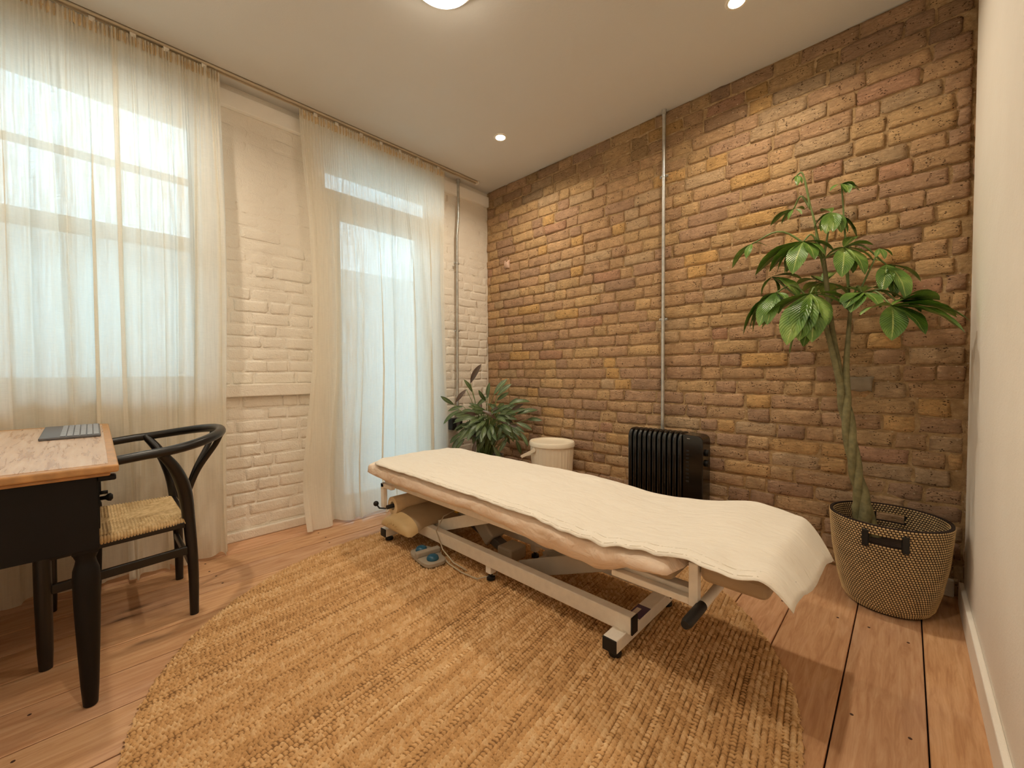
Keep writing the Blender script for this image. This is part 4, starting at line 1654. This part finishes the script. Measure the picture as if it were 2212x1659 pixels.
MB().lathe([(0.01, 0.27), (0.10, 0.275), (0.150, 0.262), (0.155, 0.20), (0.12, 0.02), (0.01, 0.015)], (bc.x, bc.y, 0), 32).build('soil', 'soil', bk, smooth=True)

# ---------------------------------------------------------------- money tree
pt = thing('money_tree', 'tall money tree with braided trunk and glossy hand-shaped leaves in the right corner', 'potted plant', (2.715, -0.26, 0.27))
core = bez([(2.718, -0.255, 0.26), (2.701, -0.26, 0.42), (2.686, -0.26, 0.499), (2.672, -0.26, 0.579), (2.656, -0.26, 0.70), (2.642, -0.26, 0.802), (2.631, -0.26, 0.885)], 12)
ends = [[(2.606, -0.275, 1.00), (2.571, -0.28, 1.166), (2.548, -0.30, 1.24)], [(2.612, -0.25, 1.00), (2.586, -0.25, 1.178), (2.560, -0.25, 1.42), (2.552, -0.25, 1.50)], [(2.638, -0.245, 1.00), (2.641, -0.24, 1.10), (2.648, -0.235, 1.25)]]
for k in range(3):
    pts = []
    for i, p in enumerate(core):
        a = 2 * PI * k / 3 + i / len(core) * 2 * PI * 1.35
        rr = 0.019 if i < 10 else 0.0125
        rr *= 1.25 if i < 4 else 1
        pts.append(p + Vector((math.cos(a) * rr, math.sin(a) * rr, 0)))
    tail = bez([pts[-1]] + [Vector(q) for q in ends[k]], 8)[1:]
    allp = pts + tail
    n1 = len(pts)
    rad = [lerp(0.026, 0.0145, min(1, i / 22)) for i in range(n1)] + [lerp(0.0140, 0.0070, i / max(1, len(tail))) for i in range(len(tail))]
    MB().tube(allp, rad, 12).build('trunk', 'trunk', pt, smooth=True, angle=60)


def leaflet(m, hub, tip, W, sag, flip=True, face=None):
    hub, tip = Vector(hub), Vector(tip)
    d = tip - hub
    L = d.length
    dn = d.normalized()
    side = dn.cross(Vector((0, 0, 1)))
    Rv = Vector((0.718, 0.696, 0))
    if side.dot(Rv) < 0:
        side = -side
    side = side.normalized() if side.length > 1e-3 else Rv.copy()
    side = side + Rv * 0.55
    side = (side - dn * side.dot(dn)).normalized()
    up = side.cross(dn)
    if face is None and (up.z < 0 and abs(up.z) > 0.25 or up.dot(Vector((0.69, -0.72, 0.3))) < 0 and abs(up.z) <= 0.25):
        up = -up
        flip = not flip
    if face is not None:
        up = (face - dn * face.dot(dn)).normalized()
        side = dn.cross(up)
    ns, nc = 11, 5
    P = np.zeros((ns, nc, 3))
    for i in range(ns):
        s = i / (ns - 1)
        w = L * W * 0.5 * (math.sin(PI * min(1, s ** 0.85)) ** 0.8 if 0 < s < 1 else 0.0) * (0.62 + 0.55 * s)
        w = max(w, 0.0008)
        c = hub + d * s + up * (sag * L * math.sin(PI * s)) - Vector((0, 0, 1)) * (0.10 * L * s * s * (1 - abs(dn.z)))
        for j in range(nc):
            q = (j / (nc - 1) - 0.5) * 2
            p = c + side * (w * q) + up * (0.22 * w * abs(q) + 0.03 * w * math.sin(s * 19 + j))
            P[i, j] = p
    m.grid(P[:, ::-1] if flip else P, uv=True)


LEAVES = [
    ((2.523, -0.38, 1.328), [(2.451, -0.46, 1.102), (2.54, -0.45, 1.109), (2.59, -0.42, 1.18), (2.34, -0.4, 1.197), (2.645, -0.3, 1.293), (2.661, -0.37, 1.233)], 0.42),
    ((2.384, -0.34, 1.357), [(2.262, -0.4, 1.165), (2.299, -0.38, 1.177), (2.371, -0.44, 1.2), (2.443, -0.4, 1.303), (2.302, -0.28, 1.312)], 0.34),
    ((2.356, -0.28, 1.445), [(2.475, -0.34, 1.327), (2.435, -0.3, 1.376), (2.316, -0.3, 1.354), (2.471, -0.22, 1.431)], 0.42),
    ((2.478, -0.28, 1.587), [(2.454, -0.37, 1.428), (2.386, -0.33, 1.46), (2.282, -0.28, 1.475), (2.588, -0.22, 1.538), (2.531, -0.34, 1.484)], 0.42),
    ((2.574, -0.22, 1.711), [(2.513, -0.26, 1.645), (2.566, -0.31, 1.597), (2.617, -0.29, 1.594), (2.654, -0.2, 1.61), (2.663, -0.17, 1.582), (2.526, -0.12, 1.761)], 0.36),
    ((2.624, -0.26, 1.534), [(2.626, -0.34, 1.39), (2.699, -0.3, 1.396), (2.721, -0.22, 1.541), (2.556, -0.3, 1.482), (2.664, -0.18, 1.596)], 0.42),
    ((2.785, -0.36, 1.246), [(2.789, -0.42, 1.104), (2.984, -0.38, 1.133), (2.923, -0.24, 1.28), (2.695, -0.44, 1.218), (2.883, -0.34, 1.165)], 0.52),
    ((2.803, -0.3, 1.266), [(3.002, -0.31, 1.18), (2.95, -0.25, 1.234), (2.911, -0.2, 1.309), (2.87, -0.36, 1.215)], 0.34),
    ((2.691, -0.3, 1.319), [(2.823, -0.28, 1.286), (2.628, -0.4, 1.27), (2.664, -0.42, 1.231), (2.742, -0.18, 1.353), (2.581, -0.26, 1.354)], 0.40),
    ((2.763, -0.2, 1.442), [(2.828, -0.28, 1.273), (2.754, -0.3, 1.314), (2.871, -0.14, 1.368), (2.677, -0.16, 1.49)], 0.34),
    ((2.443, -0.24, 1.916), [(2.425, -0.25, 1.875), (2.467, -0.26, 1.864), (2.452, -0.28, 1.852)], 0.30),
    ((2.607, -0.2, 1.837), [(2.57, -0.24, 1.806), (2.672, -0.2, 1.785), (2.652, -0.15, 1.832), (2.639, -0.26, 1.769)], 0.38),
    ((2.271, -0.3, 1.618), [(2.339, -0.3, 1.594), (2.257, -0.34, 1.542), (2.184, -0.3, 1.517)], 0.34),
    ((2.742, -0.25, 1.505), [(2.732, -0.28, 1.464), (2.76, -0.28, 1.452), (2.782, -0.22, 1.475)], 0.36),
    ((2.425, -0.2, 1.773), [(2.36, -0.22, 1.736), (2.465, -0.24, 1.729), (2.316, -0.14, 1.745), (2.457, -0.12, 1.791)], 0.28),
    ((2.515, -0.3, 1.222), [(2.446, -0.36, 1.066), (2.502, -0.4, 1.096), (2.405, -0.2, 1.184)], 0.34),
    ((2.549, -0.2, 1.4), [(2.637, -0.14, 1.331), (2.485, -0.12, 1.354), (2.424, -0.1, 1.435), (2.572, -0.1, 1.467)], 0.40),
]
ROOTS = [0, 0, 0, 1, 1, 2, 2, 2, 2, 1, 1, 2, 1, 2, 1, 0, 1]
tops = [Vector((2.548, -0.30, 1.24)), Vector((2.552, -0.25, 1.50)), Vector((2.648, -0.235, 1.25))]
# main upright shoot
MB().tube(bez([(2.560, -0.25, 1.42), (2.535, -0.25, 1.55), (2.515, -0.25, 1.68), (2.49, -0.245, 1.79)], 6), [0.0055] * 10 + [0.0042] * 5 + [0.003] * 4, 8).build('shoot', 'stem_green', pt, smooth=True)
for (hub, tips, W), r in zip(LEAVES, ROOTS):
    b = tops[r]
    if r == 1 and hub[2] > 1.75:
        b = Vector((2.50, -0.245, 1.74))
    hubv = Vector(hub)
    mid = b.lerp(hubv, 0.55) + Vector((0, 0, 0.05 + 0.12 * (hubv - b).length))
    if hubv.z > b.z + 0.2:
        mid = b.lerp(hubv, 0.5)
    lf = MB().tube(bez([b, mid, hubv], 6), [0.0050] * 5 + [0.0040] * 5 + [0.0034] * 3, 6).build('leaf', 'stem_green', pt, smooth=True)
    if len(tips) > 3:
        tips = list(tips)
        for q in range(len(tips) - 1 if len(tips) < 6 else 3):
            a_, b_ = Vector(tips[q]), Vector(tips[q + 1])
            mm = (a_ + b_) / 2 - hubv
            ln = ((a_ - hubv).length + (b_ - hubv).length) / 2
            if mm.length > 0.35 * ln:
                mm = mm.normalized() * ln * random.uniform(0.75, 1.0)
                mm.y += random.uniform(-0.03, 0.04)
                tips.append(tuple(hubv + mm))
    for tpv in tips:
        lm = MB()
        leaflet(lm, hub, tpv, W * 1.22, 0.10)
        lm.build('leaflet', 'leaf', lf, smooth=True)

# ---------------------------------------------------------------- bushy striped plant
cp = thing('bushy_plant', 'bushy houseplant with dark feather-striped leaves in the far corner', 'potted plant', (0.36, -0.36, 0.0))
MB().lathe([(0.115, 0.0), (0.125, 0.01), (0.150, 0.30), (0.150, 0.315), (0.138, 0.315), (0.130, 0.285), (0.01, 0.285)], (0.36, -0.36, 0.0), 28).build('pot', 'pot_grey', cp, smooth=True, angle=45)
MB().lathe([(0.132, 0.27), (0.131, 0.29), (0.06, 0.296), (0.005, 0.298)], (0.36, -0.36, 0.0), 24, cap0=False, cap1=False).build('soil', 'soil', cp, smooth=True)
CT = [(0.378, -0.53, 0.905, 0.466, -0.494, 1.056), (0.356, -0.493, 0.831, 0.344, -0.551, 0.915), (0.392, -0.582, 0.859, 0.343, -0.646, 0.766), (0.225, -0.478, 0.713, 0.170, -0.571, 0.691), (0.226, -0.516, 0.686, 0.16, -0.633, 0.58), (0.223, -0.574, 0.732, 0.194, -0.631, 0.778), (0.489, -0.45, 0.786, 0.528, -0.463, 0.913), (0.515, -0.409, 0.813, 0.559, -0.302, 0.942), (0.413, -0.278, 0.794, 0.477, -0.169, 0.899), (0.419, -0.284, 0.759, 0.494, -0.251, 0.816), (0.588, -0.305, 0.739, 0.694, -0.184, 0.771), (0.549, -0.188, 0.645, 0.659, -0.05, 0.691), (0.591, -0.103, 0.599, 0.705, -0.059, 0.608), (0.336, -0.439, 0.714, 0.362, -0.388, 0.762), (0.413, -0.4, 0.76, 0.418, -0.438, 0.802), (0.433, -0.393, 0.741, 0.52, -0.368, 0.7), (0.43, -0.224, 0.716, 0.442, -0.164, 0.651), (0.547, -0.258, 0.67, 0.617, -0.216, 0.725), (0.239, -0.423, 0.616, 0.336, -0.319, 0.584), (0.2, -0.469, 0.648, 0.145, -0.478, 0.547), (0.44, -0.38, 0.573, 0.419, -0.416, 0.471), (0.457, -0.329, 0.585, 0.424, -0.374, 0.497), (0.58, -0.374, 0.589, 0.578, -0.406, 0.506), (0.51, -0.198, 0.577, 0.56, -0.215, 0.533), (0.647, -0.353, 0.574, 0.646, -0.339, 0.51), (0.462, -0.448, 0.475, 0.409, -0.499, 0.364), (0.474, -0.366, 0.442, 0.537, -0.325, 0.488), (0.326, -0.312, 0.434, 0.379, -0.306, 0.362), (0.294, -0.558, 0.563, 0.394, -0.503, 0.542), (0.341, -0.431, 0.535, 0.344, -0.461, 0.464), (0.3, -0.576, 0.512, 0.249, -0.592, 0.464), (0.336, -0.556, 0.469, 0.294, -0.591, 0.401), (0.184, -0.484, 0.459, 0.184, -0.542, 0.396), (0.692, -0.305, 0.53, 0.738, -0.3, 0.492), (0.542, -0.189, 0.438, 0.554, -0.165, 0.365), (0.416, -0.51, 0.458, 0.422, -0.529, 0.408), (0.525, -0.428, 0.417, 0.556, -0.406, 0.35), (0.569, -0.429, 0.622, 0.468, -0.496, 0.701), (0.293, -0.375, 0.637, 0.268, -0.333, 0.694), (0.274, -0.451, 0.682, 0.279, -0.383, 0.677), (0.546, -0.458, 0.67, 0.611, -0.423, 0.709), (0.432, -0.213, 0.623, 0.451, -0.159, 0.569), (0.418, -0.44, 0.518, 0.333, -0.465, 0.423), (0.483, -0.299, 0.509, 0.501, -0.24, 0.429), (0.581, -0.328, 0.473, 0.57, -0.385, 0.397), (0.34, -0.501, 0.566, 0.338, -0.557, 0.508), (0.504, -0.368, 0.494, 0.451, -0.359, 0.423), (0.426, -0.46, 0.604, 0.425, -0.53, 0.572), (0.677, -0.323, 0.602, 0.724, -0.296, 0.582), (0.484, -0.229, 0.689, 0.54, -0.192, 0.76)]
rg = random.Random(5)
for k in range(104):     # inner leaves filling the crown
    a = rg.uniform(0, 2 * PI)
    e = rg.uniform(-0.5, 1.0)
    r0 = rg.uniform(0.03, 0.19)
    r1 = r0 + rg.uniform(0.10, 0.15)
    c = Vector((0.43, -0.38, 0.59))
    p = c + Vector((math.cos(a) * r0, math.sin(a) * r0, e * 0.10))
    q = c + Vector((math.cos(a) * r1, math.sin(a) * r1 * 0.9, e * 0.20 - 0.05))
    q.x = max(q.x, 0.17)
    q.y = min(q.y, -0.05)
    CT.append((*p, *q))
for ci, (a, b, c, d, e, f) in enumerate(CT):
    p, q = Vector((a, b, c)), Vector((d, e, f))
    q.x = min(q.x, 0.72)
    base = Vector((0.36 + rg.uniform(-.05, .05), -0.36 + rg.uniform(-.05, .05), 0.29))
    mid = base.lerp(p, 0.6) + Vector((0, 0, 0.06))
    lm = MB()
    lm.tube(bez([base, mid, p], 4), 0.0024, 5)
    st_ = lm.build('stem', 'stem_green', cp, smooth=True)
    L = (q - p).length
    pp_ = p
    if L < 0.13:
        q = p + (q - p) * (0.13 / L)
    lm = MB()
    leaflet(lm, pp_, q, 0.29, 0.07, rg.random() > 0.06 and ci not in (0, 2, 17, 37, 38), Vector((0.70 + rg.uniform(-.4, .4), -0.72 + rg.uniform(-.4, .4), 0.5 + rg.uniform(-.3, .4))))
    lm.build('leaf', 'stripe_leaf', cp, smooth=True)
